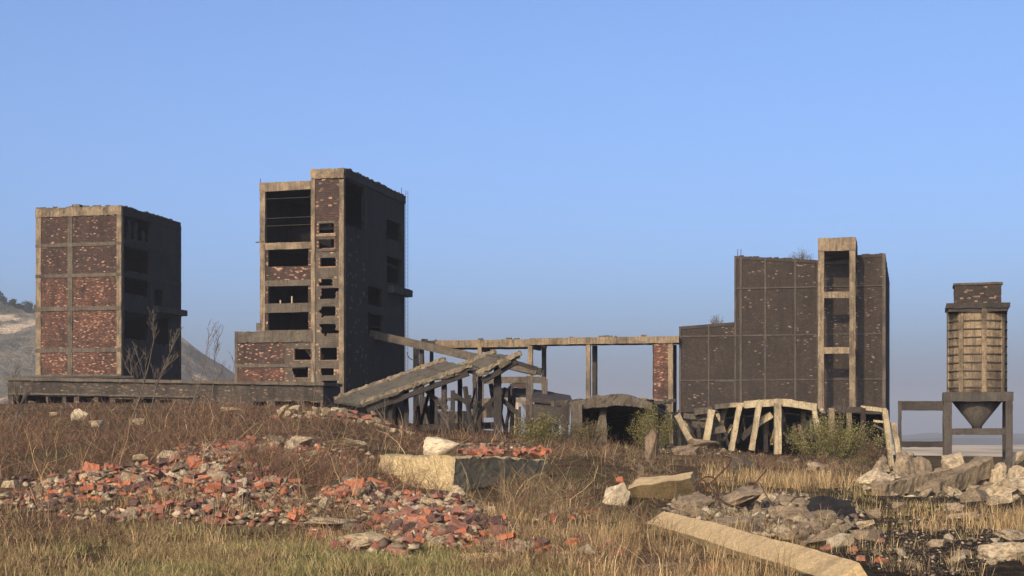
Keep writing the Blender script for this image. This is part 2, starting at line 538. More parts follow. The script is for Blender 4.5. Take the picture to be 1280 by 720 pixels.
def ground0(X, Y):
    X = np.asarray(X, float); Y = np.asarray(Y, float)
    c = np.clip(colpx(X, Y), CPX[0], CPX[-1])
    d = np.clip(Y, DN2[0], DN2[-1] - 1)
    i = np.clip(np.searchsorted(CPX, c, side='right') - 1, 0, len(CPX) - 2)
    j = np.clip(np.searchsorted(DN2, d, side='right') - 1, 0, len(DN2) - 2)
    u = (c - CPX[i]) / (CPX[i + 1] - CPX[i]); v = (d - DN2[j]) / (DN2[j + 1] - DN2[j])
    u = u * u * (3 - 2 * u)
    return (ZT2[j, i] * (1 - u) + ZT2[j, i + 1] * u) * (1 - v) + (ZT2[j + 1, i] * (1 - u) + ZT2[j + 1, i + 1] * u) * v

def ground(X, Y):
    X = np.asarray(X, float); Y = np.asarray(Y, float)
    z = ground0(X, Y)
    near = np.clip((240 - Y) / 60, 0, 1)
    z = z + near * (0.42 * fbm(X * 0.22 + 40, Y * 0.22 + 90, 4, 3) * np.clip(Y / 40, 0.3, 1.2) + 0.16 * fbm(X * 1.3 + 9, Y * 1.3, 3, 8))
    far = np.clip((Y - 300) / 900, 0, 1)
    z = z + far * 9 * fbm(X * 0.0016, Y * 0.0011, 4, 21)
    py = HY - (z - EYE) / np.maximum(Y, 14) * F
    hm = heapmask(colpx(X, Y), py) * (Y < 70) * (Y > 25)
    mound = 0.55 * np.exp(-((X + 2.4) / 1.9) ** 2 - ((Y - 52.0) / 2.5) ** 2)
    return z + mound + hm * (0.32 + 0.35 * fbm(X * 1.1, Y * 1.1, 3, 5))

_DD = np.arange(20, 175, 0.2)
_PC = np.arange(-100, 1401, 3.0)
_GT = ground((_PC[:, None] - 640) / F * _DD[None, :], np.broadcast_to(_DD, (len(_PC), len(_DD))))
def hit(px, py):
    """where the sight line through a photo point meets the terrain"""
    q = min(max((px - _PC[0]) / 3.0, 0), len(_PC) - 1.001)
    i0 = int(q); f_ = q - i0
    gz = _GT[i0] * (1 - f_) + _GT[i0 + 1] * f_
    rz = EYE + (HY - py) / F * _DD
    k = gz >= rz
    i = int(np.argmax(k)) if k.any() else len(_DD) - 1
    return Vector(((px - 640) / F * _DD[i], _DD[i], gz[i]))
def gz1(x, y):
    return float(ground(np.array([x]), np.array([y]))[0])

def axis_nodes(parts):
    out = []
    for a, b, st in parts:
        out += list(np.arange(a, b, st))
    return np.array(sorted(set(np.round(out, 3))))
gx = axis_nodes([(-20, 20, 0.3), (-60, -20, 1.0), (20, 60, 1.0), (-200, -60, 8), (60, 200, 8), (-1000, -200, 60), (200, 1000, 60), (-12000, -1000, 600), (1000, 12001, 600)])
gy = axis_nodes([(-300, 0, 30), (0, 18, 2), (18, 70, 0.3), (70, 140, 1.0), (140, 260, 4), (260, 1200, 30), (1200, 9001, 300)])
GX, GY = np.meshgrid(gx, gy)
GZ = ground(GX, GY)
nxg, nyg = len(gx), len(gy)
gv = np.stack([GX.ravel(), GY.ravel(), GZ.ravel()], 1)
ii = np.arange(nxg * nyg).reshape(nyg, nxg)
gf = np.stack([ii[:-1, :-1].ravel(), ii[:-1, 1:].ravel(), ii[1:, 1:].ravel(), ii[1:, :-1].ravel()], 1)

def fast_mesh(name, verts, faces, mat, tint=None, smooth=False, parent=None):
    """faces: (n,k) int array, all of the same size"""
    me = bpy.data.meshes.new(name)
    k = faces.shape[1]
    me.vertices.add(len(verts)); me.vertices.foreach_set('co', np.asarray(verts, np.float32).ravel())
    me.loops.add(faces.size); me.loops.foreach_set('vertex_index', faces.astype(np.int32).ravel())
    me.polygons.add(len(faces))
    me.polygons.foreach_set('loop_start', np.arange(0, faces.size, k, dtype=np.int32))
    me.polygons.foreach_set('loop_total', np.full(len(faces), k, np.int32))
    if smooth: me.polygons.foreach_set('use_smooth', np.ones(len(faces), bool))
    if tint is not None:
        at_ = me.color_attributes.new('tint', 'FLOAT_COLOR', 'POINT')
        at_.data.foreach_set('color', np.concatenate([tint, np.ones((len(tint), 1))], 1).astype(np.float32).ravel())
    me.materials.append(mat)
    me.update(); me.validate()
    o = bpy.data.objects.new(name, me)
    COL.objects.link(o)
    if parent is not None: o.parent = parent
    return o

# soil kinds as a vertex attribute: R coal slag, G brick dust, B pale field
PY = HY - (GZ - EYE) / np.maximum(GY, 14) * F
PXg = colpx(GX, GY)
def coalmask(px, D):
    a = np.clip((px - 1010) / 60, 0, 1) * np.clip((70 - D) / 15, 0, 1) * np.clip((D - 12) / 8, 0, 1)
    b = np.clip((px - 960) / 50, 0, 1) * np.clip((D - 60) / 8, 0, 1) * np.clip((115 - D) / 20, 0, 1) * 0.8
    return np.maximum(a, b)
coal = np.clip(coalmask(PXg, GY) + 0.8 * fbm(GX * 0.5, GY * 0.5, 4, 31) * (coalmask(PXg, GY) > 0), 0, 1)
dust = heapmask(PXg, PY, 1.25) * (GY < 70) * (GY > 25)
fieldm = np.clip((GY - 500) / 600, 0, 1)
m, nt, out = new_mat('soil')
g = NT(nt)
v = g.coords(False)
at_ = g.n('ShaderNodeAttribute', attribute_name='tint')
sep = g.n('ShaderNodeSeparateColor')
g.l(at_.outputs['Color'], sep.inputs[0])
soil = g.mix(g.mapr(g.noise(v, 0.8, 6, 0.7), 0.35, 0.65), (0.055, 0.038, 0.025), (0.11, 0.078, 0.049))
soil = g.mix(g.mapr(g.noise(v, 0.25, 4, 0.6), 0.5, 0.7, 0, 0.6), soil, (0.075, 0.078, 0.033))
dustc = g.mix(g.mapr(g.noise(v, 2.5, 5, 0.7), 0.4, 0.62), (0.13, 0.06, 0.04), (0.25, 0.19, 0.13))
soil = g.mix(sep.outputs[1], soil, dustc)
coalc = g.mix(g.mapr(g.noise(v, 3.5, 6, 0.75), 0.5, 0.72), (0.036, 0.029, 0.023), (0.13, 0.098, 0.068))
soil = g.mix(g.mapr(sep.outputs[0], 0.25, 0.6), soil, coalc)
fc = g.ramp(g.noise(g.coords(False, (0.004, 0.0011, 0)), 1.0, 3, 0.5), [(0.3, (0.42, 0.31, 0.19)), (0.48, (0.5, 0.38, 0.23)), (0.55, (0.2, 0.17, 0.09)), (0.62, (0.46, 0.34, 0.21)), (0.75, (0.4, 0.29, 0.19))])
soil = g.mix(sep.outputs[2], soil, fc)
bh = g.math('ADD', g.noise(v, 6, 6, 0.75), g.noise(v, 25, 4, 0.7))
g.surf(out, soil, 1.0, g.bump(bh, 1.0, 0.09), 0.0)
M['soil'] = m
gobj = fast_mesh('ground', gv, gf, m, np.stack([coal.ravel(), dust.ravel(), fieldm.ravel()], 1), smooth=True)
tag(gobj, kind='structure')

# ------------------------------------------------------------------ far hills
def hill(name, ridge, D0, Dr, Db, zfoot, mat, rough, seed, nU=120, nV=40, tw=None):
    """a ridge seen from the plant: ridge = [(photo x, photo y)] at distance Dr, foot at D0, back foot at Db"""
    xs = np.linspace(ridge[0][0], ridge[-1][0], nU)
    ys = np.interp(xs, [p[0] for p in ridge], [p[1] for p in ridge])
    ds = np.concatenate([np.linspace(D0, Dr, nV), np.linspace(Dr, Db, 10)[1:]])
    V = []
    for d in ds:
        t = (d - D0) / (Dr - D0) if d <= Dr else (Db - d) / (Db - Dr)
        t = max(0, t)
        prof = t ** 0.8
        X = (xs - 640) / F * Dr
        zr = EYE + (HY - ys) / F * Dr
        z = zfoot - 4 + (zr - zfoot + 4) * prof
        z = z + rough * fbm(X / (Dr * 0.045) + seed, np.full_like(X, d) / (Dr * 0.045), 5, seed) * min(1, t * 3) * (1.4 - t)
        V.append(np.stack([X, np.full_like(X, d), z], 1))
    V = np.concatenate(V)
    n = len(ds)
    ii = np.arange(n * nU).reshape(n, nU)
    fcs = np.stack([ii[:-1, :-1].ravel(), ii[:-1, 1:].ravel(), ii[1:, 1:].ravel(), ii[1:, :-1].ravel()], 1)
    o = fast_mesh(name, V, fcs, mat, smooth=True)
    tag(o, kind='structure')
    return o

def hill_mat(name, scrub, grass, cliff, sc, cliffamt=0.55):
    m, nt, out = new_mat(name)
    g = NT(nt)
    v = g.coords(False)
    c = g.mix(g.mapr(g.noise(v, sc, 6, 0.7), 0.4, 0.6), scrub, grass)
    st = g.noise(g.coords(False, (1, 0.6, 3.2)), sc * 0.8, 5, 0.65)
    c = g.mix(g.mapr(st, cliffamt, cliffamt + 0.07), c, cliff)
    g.surf(out, c, 0.95, g.bump(g.noise(v, sc * 3, 6, 0.7), 1.0, 0.3 / sc))
    return m
HM1 = hill_mat('quarry_hill', (0.085, 0.08, 0.052), (0.2, 0.16, 0.105), (0.5, 0.38, 0.24), 0.02, 0.56)
HM2 = hill_mat('far_hill', (0.08, 0.07, 0.05), (0.11, 0.095, 0.065), (0.16, 0.13, 0.09), 0.004, 0.62)
hill('hills', [(-700, 300), (-300, 335), (-60, 366), (0, 378), (25, 385), (60, 388), (120, 385), (180, 398), (226, 421), (258, 444), (292, 470), (340, 498), (420, 530), (560, 552)],
     720, 1100, 1700, VALLEY, HM1, 34, 4, 200, 60)
hill('hills', [(300, 552), (640, 552), (860, 550), (1000, 546), (1090, 548), (1135, 545), (1172, 540.5), (1205, 545), (1240, 541), (1290, 542), (1420, 539), (1700, 543)],
     3500, 4100, 4900, VALLEY, HM2, 9, 9, 160, 24)
hill('hills', [(-900, 500), (-300, 520), (100, 538), (420, 549), (700, 553), (1000, 551), (1120, 549), (1180, 547), (1290, 547.5), (1700, 545)],
     2700, 3100, 3450, VALLEY, HM2, 6, 14, 120, 20)

# ------------------------------------------------------------------ buildings share one site grid, turned 14 degrees
T = R(14.0)
CT, ST = math.cos(T), math.sin(T)
class Bld:
    def __init__(s, name, px, D, zb, label, cat):
        s.C = Vector(((px - 640) / F * D, D, zb))
        s.root = empty(name, s.C, label, cat, None, -T)
    def fx(s, x, w=0.0):
        """local x of a photo column on the plane w metres behind the front"""
        a = (x - 640) / F
        cx, cy = s.C.x + w * ST, s.C.y + w * CT
        return (a * cy - cx) / (CT + a * ST)
    def fz(s, y, x, w=0.0):
        Y = s.C.y + w * CT - s.fx(x, w) * ST
        return EYE + (HY - y) / F * Y - s.C.z
    def sy(s, x, u=0.0):
        a = (x - 640) / F
        cx, cy = s.C.x + u * CT, s.C.y - u * ST
        return (a * cy - cx) / (ST - a * CT)
    def sz(s, y, x, u=0.0):
        Y = s.C.y - u * ST + s.sy(x, u) * CT
        return EYE + (HY - y) / F * Y - s.C.z
    def fbox(s, name, mat, x0, x1, y0, y1, d0, d1, amp=0.03, seg=0.7, xr=None, parent=None):
        xr = x1 if xr is None else xr
        mb = MB()
        mb.rbox((s.fx(x0), -d1, s.fz(y1, xr)), (s.fx(x1), -d0, s.fz(y0, xr)), seg, amp)
        return mb.build(name, mat, parent or s.root)
    def lbox(s, name, mat, a, b, amp=0.03, seg=0.8, parent=None):
        mb = MB(); mb.rbox(a, b, seg, amp)
        return mb.build(name, mat, parent or s.root)
    def fhole(s, x0, x1, y0, y1, xr=None):
        xr = (x0 + x1) / 2 if xr is None else xr
        return (s.fx(x0), s.fx(x1), s.fz(y1, xr), s.fz(y0, xr))
    def shole(s, x0, x1, y0, y1):
        xr = (x0 + x1) / 2
        return (s.sy(x0), s.sy(x1), s.sz(y1, xr), s.sz(y0, xr))

RED = [M['brick_red'], M['spall_red']]
BROWN = [M['brick_brown'], M['spall_red']]
SOOT = [M['brick_soot'], M['spall_pale']]
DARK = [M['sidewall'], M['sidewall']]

# ---- brick tower on the left
b = Bld('brick_tower', 152, 175, 3.6, 'five storey sooty brick tower with concrete frame standing farthest left', 'tower')
W0 = b.fx(45); DEP = b.sy(226); H = b.fz(257, 152)
yb = [259, 270, 303.5, 308, 342, 346.5, 383, 388.5, 435, 440.5, 468, 473]
zb_ = [b.fz(y, 100) for y in yb]
cols = [(45, 51.5), (85, 91), (146, 152)]
for i, (x0, x1) in enumerate(cols):
    mb = MB(); mb.rbox((b.fx(x0), -0.07, -0.5), (b.fx(x1) - (0.0 if i == 2 else 0), 0.35, H - 0.9), 0.5, 0.03)
    mb.build('column', M['frame_tan'] if i != 1 else M['frame_grey'], b.root)
# parapet beam and floor beams
mb = MB(); mb.rbox((W0 - 0.03, -0.12, zb_[1]), (0.03, 0.3, H), 0.28, 0.1, 0, 2.6); mb.build('parapet', M['frame_tan'], b.root)
for k in range(1, 6):
    z1, z0 = (zb_[2 * k], zb_[2 * k + 1])
    pr = 0.14 if k == 3 else 0.085
    mb = MB(); mb.rbox((W0 - 0.02, -pr, z0), (-0.02, 0.25, z1), 0.5, 0.025)
    mb.build('floor_beam', M['frame_grey'], b.root)
misses = [(0.045, 0.035), (0.07, 0.05), (0.07, 0.06), (0.07, 0.075), (0.07, 0.08)]
mats2 = [(BROWN, BROWN), (BROWN, BROWN), (RED, RED), (RED, RED), (RED, RED)]
for k in range(5):
    z1 = zb_[1] if k == 0 else zb_[2 * k + 1]
    z0 = zb_[2 * k + 2]
    for c in range(2):
        brick_panel('brick_panel', b.root, front, b.fx(cols[c][1]), b.fx(cols[c + 1][0]), z0, z1, [], misses[k][c], mats2[k][c], d=-0.03)
brick_panel('brick_panel', b.root, front, W0, 0, -0.5, zb_[11], [], 0.2, RED, d=-0.03)
# shaded side wall with burnt-out bays
holes = [b.shole(155, 187, 271, 300), b.shole(155, 187, 311, 340), b.shole(155, 187, 349, 368.5), b.shole(155, 186, 391, 424), b.shole(193, 205, 363, 384), b.shole(193, 213, 396, 430)]
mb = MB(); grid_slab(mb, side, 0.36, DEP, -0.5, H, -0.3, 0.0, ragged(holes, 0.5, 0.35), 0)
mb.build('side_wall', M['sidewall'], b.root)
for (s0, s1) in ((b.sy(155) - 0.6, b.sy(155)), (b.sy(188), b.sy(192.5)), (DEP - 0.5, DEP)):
    b.lbox('column', M['sidewall'], (-0.02, max(s0, 0.37), -0.5), (0.06, s1, H - 0.4), 0.02)  # side columns and beams share the wall's shade-darkened tone
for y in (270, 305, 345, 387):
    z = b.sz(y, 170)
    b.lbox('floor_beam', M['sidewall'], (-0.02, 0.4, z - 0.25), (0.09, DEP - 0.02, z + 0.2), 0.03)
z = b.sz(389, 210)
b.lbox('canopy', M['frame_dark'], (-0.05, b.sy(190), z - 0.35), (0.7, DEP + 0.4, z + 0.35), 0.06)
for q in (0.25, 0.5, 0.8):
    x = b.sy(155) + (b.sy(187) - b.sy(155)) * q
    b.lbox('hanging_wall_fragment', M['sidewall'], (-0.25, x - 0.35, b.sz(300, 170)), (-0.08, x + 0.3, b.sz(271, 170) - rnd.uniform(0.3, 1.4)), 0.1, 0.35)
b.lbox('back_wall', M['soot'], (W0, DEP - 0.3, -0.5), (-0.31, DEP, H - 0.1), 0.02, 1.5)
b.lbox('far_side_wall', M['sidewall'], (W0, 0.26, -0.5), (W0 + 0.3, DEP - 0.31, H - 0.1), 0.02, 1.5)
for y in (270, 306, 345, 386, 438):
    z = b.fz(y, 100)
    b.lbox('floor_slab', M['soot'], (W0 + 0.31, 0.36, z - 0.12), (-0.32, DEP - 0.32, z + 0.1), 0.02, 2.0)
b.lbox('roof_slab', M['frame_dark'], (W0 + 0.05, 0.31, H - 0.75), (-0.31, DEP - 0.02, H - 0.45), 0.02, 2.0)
mb = MB()
for q in range(22):
    x = W0 + rnd.random() * (-W0 - 0.6); w_ = rnd.uniform(0.15, 0.6)
    mb.rbox((x, -0.06, H - 0.2), (x + w_, 0.25, H + rnd.uniform(0.06, 0.17)), 0.25, 0.05)
for q in range(26):
    y = 0.5 + rnd.random() * (DEP - 1.2); w_ = rnd.uniform(0.2, 0.8)
    mb.rbox((-0.28, y, H - 0.2), (-0.02, y + w_, H + rnd.uniform(0.05, 0.16)), 0.3, 0.05)
o = mb.build('loose_coping', M['frame_grey'], b.root); o['kind'] = 'stuff'
b.lbox('roof_vent', M['frame_tan'], (b.fx(86), 0.6, H - 0.5), (b.fx(95.5), 1.5, H + 0.42), 0.06, 0.3)
b.lbox('corbel', M['frame_dark'], (W0 - 0.25, 0.05, b.fz(386, 45)), (W0 - 0.03, 0.45, b.fz(381, 45)), 0.03, 0.2)
b.lbox('corbel', M['frame_dark'], (W0 - 1.6, -0.5, b.fz(473, 100)), (W0 + 12.2, -0.16, b.fz(470.5, 100)), 0.05, 0.5)

# ---- stair tower with open bays in the middle
b = Bld('stair_tower', 430, 150, 3.4, 'tall gutted tower with open bays and a column of small stair windows', 'tower')
XL = b.fx(325); XM = b.fx(389); XA = b.fx(293.5); DEP = b.sy(506); H = b.fz(210, 430); HL = b.fz(228, 389) ; HA = b.fz(414, 340)
z_of = lambda y, x=380: b.fz(y, x)
# right bay frame
b.fbox('column', M['frame_tan'], 389, 394, 224, 560, -0.4, 0.08, 0.04, 0.4)
b.fbox('column', M['frame_tan'], 424, 430, 224, 560, -0.4, 0.08, 0.04, 0.4)
mb = MB(); mb.rbox((XM - 0.02, -0.14, z_of(223, 410)), (0.03, 0.4, H), 0.25, 0.1, 0, 2.6); mb.build('parapet', M['frame_tan'], b.root)
wn_ = [(398, 418, 279, 291.5), (398, 418, 299, 310), (400, 420, 321, 333), (401, 416, 348.5, 357), (400.5, 420, 360, 374), (400.5, 419.5, 383, 395), (400.5, 420, 404, 417),
       (400, 421, 434.5, 450), (400.5, 417, 460, 470), (402, 421, 475, 493)]
hs = [b.fhole(*w, xr=410) for w in wn_]
ragged_hs = ragged(hs, 0.3, 0.12)
bounds = [223, 276.5, 315, 339, 378, 400, 427, 455, 520]
for k in range(8):
    zt, zo = z_of(bounds[k], 410), z_of(bounds[k + 1], 410)
    sub = ragged_hs
    brick_panel('brick_panel', b.root, front, b.fx(394), b.fx(424), zo, zt - 0.0, sub, [0.05, 0.05, 0.05, 0.04, 0.05, 0.05, 0.05, 0.05][k], BROWN if k < 1 else [M['frame_grey'], M['spall_red']] if k > 1 else BROWN, d=-0.04, bh=0.17, bw=0.33)
for w in wn_[:2]:
    z = z_of(w[3] + 1.0, 410)
    b.lbox('window_sill', M['frame_tan'] if w[3] < 300 else M['frame_grey'], (b.fx(w[0] - 2), -0.1, z - 0.22), (b.fx(w[1] + 2), 0.15, z - 0.02), 0.03, 0.3)
for w in wn_[:9]:
    z = z_of(w[2] - 0.8, 410)
    b.lbox('lintel', M['frame_grey'], (b.fx(w[0] - 1), -0.005, z - 0.03), (b.fx(w[1] + 1), 0.1, z + 0.16), 0.015, 0.4)
# left bay frame
b.fbox('column', M['frame_tan'], 325, 331.5, 229, 416, -0.4, 0.06, 0.05, 0.4)
mb = MB()
mb.quadbox([(XL - 0.03, -0.1, b.fz(240, 330)), (XM - 0.03, -0.1, b.fz(236.5, 388)), (XM - 0.03, 0.3, b.fz(236.5, 388)), (XL - 0.03, 0.3, b.fz(240, 330)),
            (XL - 0.03, -0.1, b.fz(228.5, 330)), (XM - 0.03, -0.1, b.fz(226, 388)), (XM - 0.03, 0.3, b.fz(226, 388)), (XL - 0.03, 0.3, b.fz(228.5, 330))])
mb.build('parapet', M['frame_tan'], b.root)
bands = [(303, 311.5, 'frame_tan'), (350, 357.5, 'frame_grey'), (379, 390.5, 'frame_grey'), (412.5, 415.5, 'frame_grey')]
for (y0, y1, mn) in bands:
    b.lbox('floor_beam', M[mn], (b.fx(331.5), -0.05, b.fz(y1, 360)), (XM - 0.02, 0.3, b.fz(y0, 360)), 0.04, 0.4)
brick_panel('brick_panel', b.root, front, b.fx(332), XM - 0.03, b.fz(350, 360), b.fz(333, 360), [], 0.12, BROWN, d=-0.05)
for (x0, x1) in ((331.7, 334.5), (385, 389)):
    brick_panel('brick_jamb', b.root, front, b.fx(x0), b.fx(x1), b.fz(412, 360), b.fz(312, 360), [], 0.12, BROWN, d=-0.06)
for y in (247, 271.5, 281):
    mb = MB(); mb.tube([(b.fx(332), 0.15, b.fz(y + 0.5, 360)), (XM, 0.15, b.fz(y, 360))], [0.03, 0.03], 5); mb.build('rail', M['frame_dark'], b.root)
for (x, y0, y1) in ((349, 374.5, 379), (363.5, 370, 379)):
    mb = MB(); mb.beam((b.fx(x), 0.3, b.fz(y1, 360)), (b.fx(x), 0.3, b.fz(y0, 360)), 0.12, 0.12, (0, 1, 0), 0.2, 0.02); mb.build('stub_post', M['pale'], b.root)
# low annex in front-left
mb = MB(); mb.rbox((XA, -0.14, b.fz(428, 340)), (b.fx(391), 0.3, HA), 0.25, 0.1, 0, 2.6); mb.build('annex_parapet', M['frame_grey'], b.root)
ha = [b.fhole(367.5, 385.5, 436, 450), b.fhole(367.5, 385, 460, 472)]
for (y0, y1, ms, mi_) in ((428, 455, RED, 0.13), (459, 478, RED, 0.13)):
    brick_panel('brick_panel', b.root, front, b.fx(297), b.fx(356), b.fz(y1, 340), b.fz(y0, 340), [], mi_, BROWN if y0 < 440 else RED, d=-0.05)
    brick_panel('brick_panel', b.root, front, b.fx(356) + 0.01, b.fx(389), b.fz(y1, 340), b.fz(y0, 340), ragged(ha, 0.3, 0.15), 0.06, [M['frame_grey'], M['spall_red']], d=-0.05)
b.lbox('floor_beam', M['frame_grey'], (XA, -0.08, b.fz(459.2, 340)), (b.fx(389), 0.25, b.fz(454.8, 340)), 0.03, 0.4)
b.lbox('column', M['frame_grey'], (XA, -0.03, -0.5), (b.fx(297), 0.3, b.fz(428, 340)), 0.03, 0.4)
brick_panel('brick_panel', b.root, front, b.fx(297), b.fx(389), -0.5, b.fz(478, 340), [], 0.2, BROWN, d=-0.07)
b.lbox('annex_roof', M['frame_dark'], (XA + 0.05, 0.31, HA - 0.5), (XL + 0.4, 8, HA - 0.25), 0.03, 1.0)
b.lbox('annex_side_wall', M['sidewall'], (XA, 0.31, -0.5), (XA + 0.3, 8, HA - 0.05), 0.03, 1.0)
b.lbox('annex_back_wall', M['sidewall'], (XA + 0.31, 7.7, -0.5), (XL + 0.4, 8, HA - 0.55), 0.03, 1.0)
b.lbox('corbel', M['frame_grey'], (XL - 0.35, -0.1, b.fz(413, 330)), (XL + 0.2, 0.35, b.fz(404, 330)), 0.08, 0.25)
mb = MB(); mb.beam((XL - 0.4, -0.02, b.fz(303, 325)), (XL + 0.4, -0.02, b.fz(302, 325)), 0.1, 0.1); mb.build('steel_stub', M['rust'], b.root)
mb = MB(); mb.beam((XL + 0.06, 0.0, HL - 0.1), (XL + 0.02, 0.0, HL + 0.55), 0.05, 0.05, (0, 1, 0)); mb.build('steel_stub', M['rust'], b.root)
# shaded side wall
holes = [b.shole(431.5, 455, 230, 284), b.shole(483.5, 501, 277, 300), b.shole(483.5, 501, 322, 354), b.shole(460, 478, 359, 382), b.shole(460, 478.5, 393, 421)]
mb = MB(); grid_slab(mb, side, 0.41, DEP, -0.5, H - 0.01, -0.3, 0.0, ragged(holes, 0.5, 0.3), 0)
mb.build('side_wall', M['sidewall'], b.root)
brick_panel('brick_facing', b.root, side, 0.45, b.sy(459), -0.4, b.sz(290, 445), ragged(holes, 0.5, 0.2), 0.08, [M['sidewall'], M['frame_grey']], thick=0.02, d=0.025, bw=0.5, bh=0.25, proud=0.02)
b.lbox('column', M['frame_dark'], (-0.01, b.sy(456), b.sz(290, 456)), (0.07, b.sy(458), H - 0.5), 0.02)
b.lbox('parapet', M['frame_dark'], (-0.02, 0.42, H - 0.8), (0.1, DEP + 0.02, H + 0.02), 0.04, 0.5)
z = b.sz(365, 497)
b.lbox('canopy', M['frame_dark'], (-0.05, b.sy(484), z - 0.35), (0.75, DEP + 0.4, z + 0.4), 0.07, 0.6)
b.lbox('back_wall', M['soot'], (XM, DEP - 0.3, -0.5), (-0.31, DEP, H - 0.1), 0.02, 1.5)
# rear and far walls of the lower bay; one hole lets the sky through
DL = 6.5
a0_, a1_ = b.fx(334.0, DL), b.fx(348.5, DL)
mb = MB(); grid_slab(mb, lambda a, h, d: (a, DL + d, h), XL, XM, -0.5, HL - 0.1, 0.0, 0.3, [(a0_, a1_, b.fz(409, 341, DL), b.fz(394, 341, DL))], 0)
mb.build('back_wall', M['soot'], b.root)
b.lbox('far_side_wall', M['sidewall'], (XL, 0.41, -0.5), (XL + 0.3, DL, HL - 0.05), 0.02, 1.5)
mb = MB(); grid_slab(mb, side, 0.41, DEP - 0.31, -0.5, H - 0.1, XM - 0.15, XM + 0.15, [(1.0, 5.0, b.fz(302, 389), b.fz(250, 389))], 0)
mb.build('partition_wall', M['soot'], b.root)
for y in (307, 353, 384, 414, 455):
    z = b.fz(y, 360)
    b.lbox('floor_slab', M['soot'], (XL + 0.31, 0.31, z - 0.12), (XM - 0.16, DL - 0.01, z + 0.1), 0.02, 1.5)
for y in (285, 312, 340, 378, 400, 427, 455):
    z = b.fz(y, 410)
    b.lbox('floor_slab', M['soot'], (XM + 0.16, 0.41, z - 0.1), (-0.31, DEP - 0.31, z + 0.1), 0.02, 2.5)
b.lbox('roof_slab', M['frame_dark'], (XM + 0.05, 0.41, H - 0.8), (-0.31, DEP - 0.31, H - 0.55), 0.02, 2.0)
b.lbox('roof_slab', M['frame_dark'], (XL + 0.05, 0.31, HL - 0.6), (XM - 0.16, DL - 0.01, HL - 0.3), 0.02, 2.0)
mb = MB()
for q in (0.0, 0.25):
    mb.tube([(0.05 + q, DEP + 0.12, 1.0), (0.05 + q, DEP + 0.12, H + 0.6)], [0.022, 0.022], 5)
for k in range(60):
    z = 1.0 + k * 0.44
    if z < H + 0.4: mb.tube([(0.05, DEP + 0.12, z), (0.3, DEP + 0.12, z)], [0.012, 0.012], 4)
mb.build('ladder', M['rust'], b.root)
mb = MB(); mb.tube([(-0.3, DEP - 0.2, H), (-0.3, DEP - 0.2, H + 0.9)], [0.04, 0.03], 5); mb.build('antenna', M['rust'], b.root)
mb = MB()
for q in range(34):
    y = 0.5 + rnd.random() * (DEP - 1.4); w_ = rnd.uniform(0.2, 0.9)
    mb.rbox((-0.2, y, H - 0.2), (0.05, y + w_, H + rnd.uniform(0.07, 0.2)), 0.3, 0.06)
for q in range(16):
    x = XL + rnd.random() * (XM - XL - 0.5); w_ = rnd.uniform(0.15, 0.5)
    mb.rbox((x, -0.05, HL - 0.3), (x + w_, 0.22, HL + 0.12 * rnd.random()), 0.25, 0.05)
o = mb.build('loose_coping', M['frame_grey'], b.root); o['kind'] = 'stuff'
MID = b

# ---- windowless brick hall on the right
b = Bld('brick_hall', 1107, 158, -0.4, 'windowless blackened brick hall with tall concrete lift frame on its front', 'building')
H = b.fz(317.5, 1107); XL = b.fx(918); XA = b.fx(849); DEP = b.sy(1112)
DEP = max(DEP, 14.0)
cols = [(918, 920.5), (924.5, 927.5), (955.5, 958), (992.8, 995.5), (1021, 1023)]
topz = lambda x: float(np.interp(x, [918, 1020, 1070, 1107], [b.fz(320.5, 918), b.fz(326, 1020), b.fz(319.5, 1075), b.fz(317.5, 1107)]))
hy = [359, 418.5, 474.5, 560]
rows = [(None, 359), (360.6, 418.2), (419.6, 474.2), (475.6, 580)]
spans = [(920.5, 924.5), (927.5, 955.5), (958, 992.8), (995.5, 1021), (1023, 1103)]
zr = lambda y: b.fz(y, 1000)
for (x0, x1) in spans:
    for r, (y0, y1) in enumerate(rows):
        zt = min(topz(x0), topz(x1)) if y0 is None else zr(y0)
        if x0 == 1023 and y0 is None: zt = topz(1068)
        brick_panel('brick_panel', b.root, front, b.fx(x0), b.fx(x1), zr(y1) if r < 3 else -0.5, zt, [], [0.05, 0.035, 0.02, 0.015][r] * (1.5 if x0 > 990 else 1), SOOT, d=-0.03, fq=1.1)
for (x0, x1) in cols + [(1103, 1107)]:
    mb = MB(); mb.rbox((b.fx(x0), -0.1, -0.5), (b.fx(x1), 0.3, topz((x0 + x1) / 2)), 0.5, 0.02)
    mb.build('column', M['rib'] if x0 < 1100 else M['frame_grey'], b.root)
for y in hy[:3]:
    b.lbox('floor_beam', M['rib'], (XL, -0.08, zr(y + 0.9) ), (b.fx(1103), 0.2, zr(y - 0.9)), 0.015, 0.6)
mb = MB()
tx = [918, 950, 985, 1020, 1022.5, 1070, 1107]
for q in range(len(tx) - 1):
    x0, x1 = tx[q], tx[q + 1]
    za, zc = topz(x0), topz(x1)
    mb.quadbox([(b.fx(x0), -0.08, za - 0.25), (b.fx(x1), -0.08, zc - 0.25), (b.fx(x1), 0.35, zc - 0.25), (b.fx(x0), 0.35, za - 0.25),
                (b.fx(x0), -0.08, za + 0.05), (b.fx(x1), -0.08, zc + 0.05), (b.fx(x1), 0.35, zc + 0.05), (b.fx(x0), 0.35, za + 0.05)])
mb.build('parapet', M['frame_dark'], b.root)
mb = MB()
for q in range(34):
    x = b.fx(918) + rnd.random() * (b.fx(1107) - b.fx(918))
    px_ = 918 + (1107 - 918) * (x - b.fx(918)) / (b.fx(1107) - b.fx(918))
    w_ = rnd.uniform(0.15, 0.6); z_ = topz(px_)
    mb.rbox((x, -0.03, z_ - 0.2), (x + w_, 0.28, z_ + rnd.uniform(0.06, 0.15)), 0.2, 0.06)
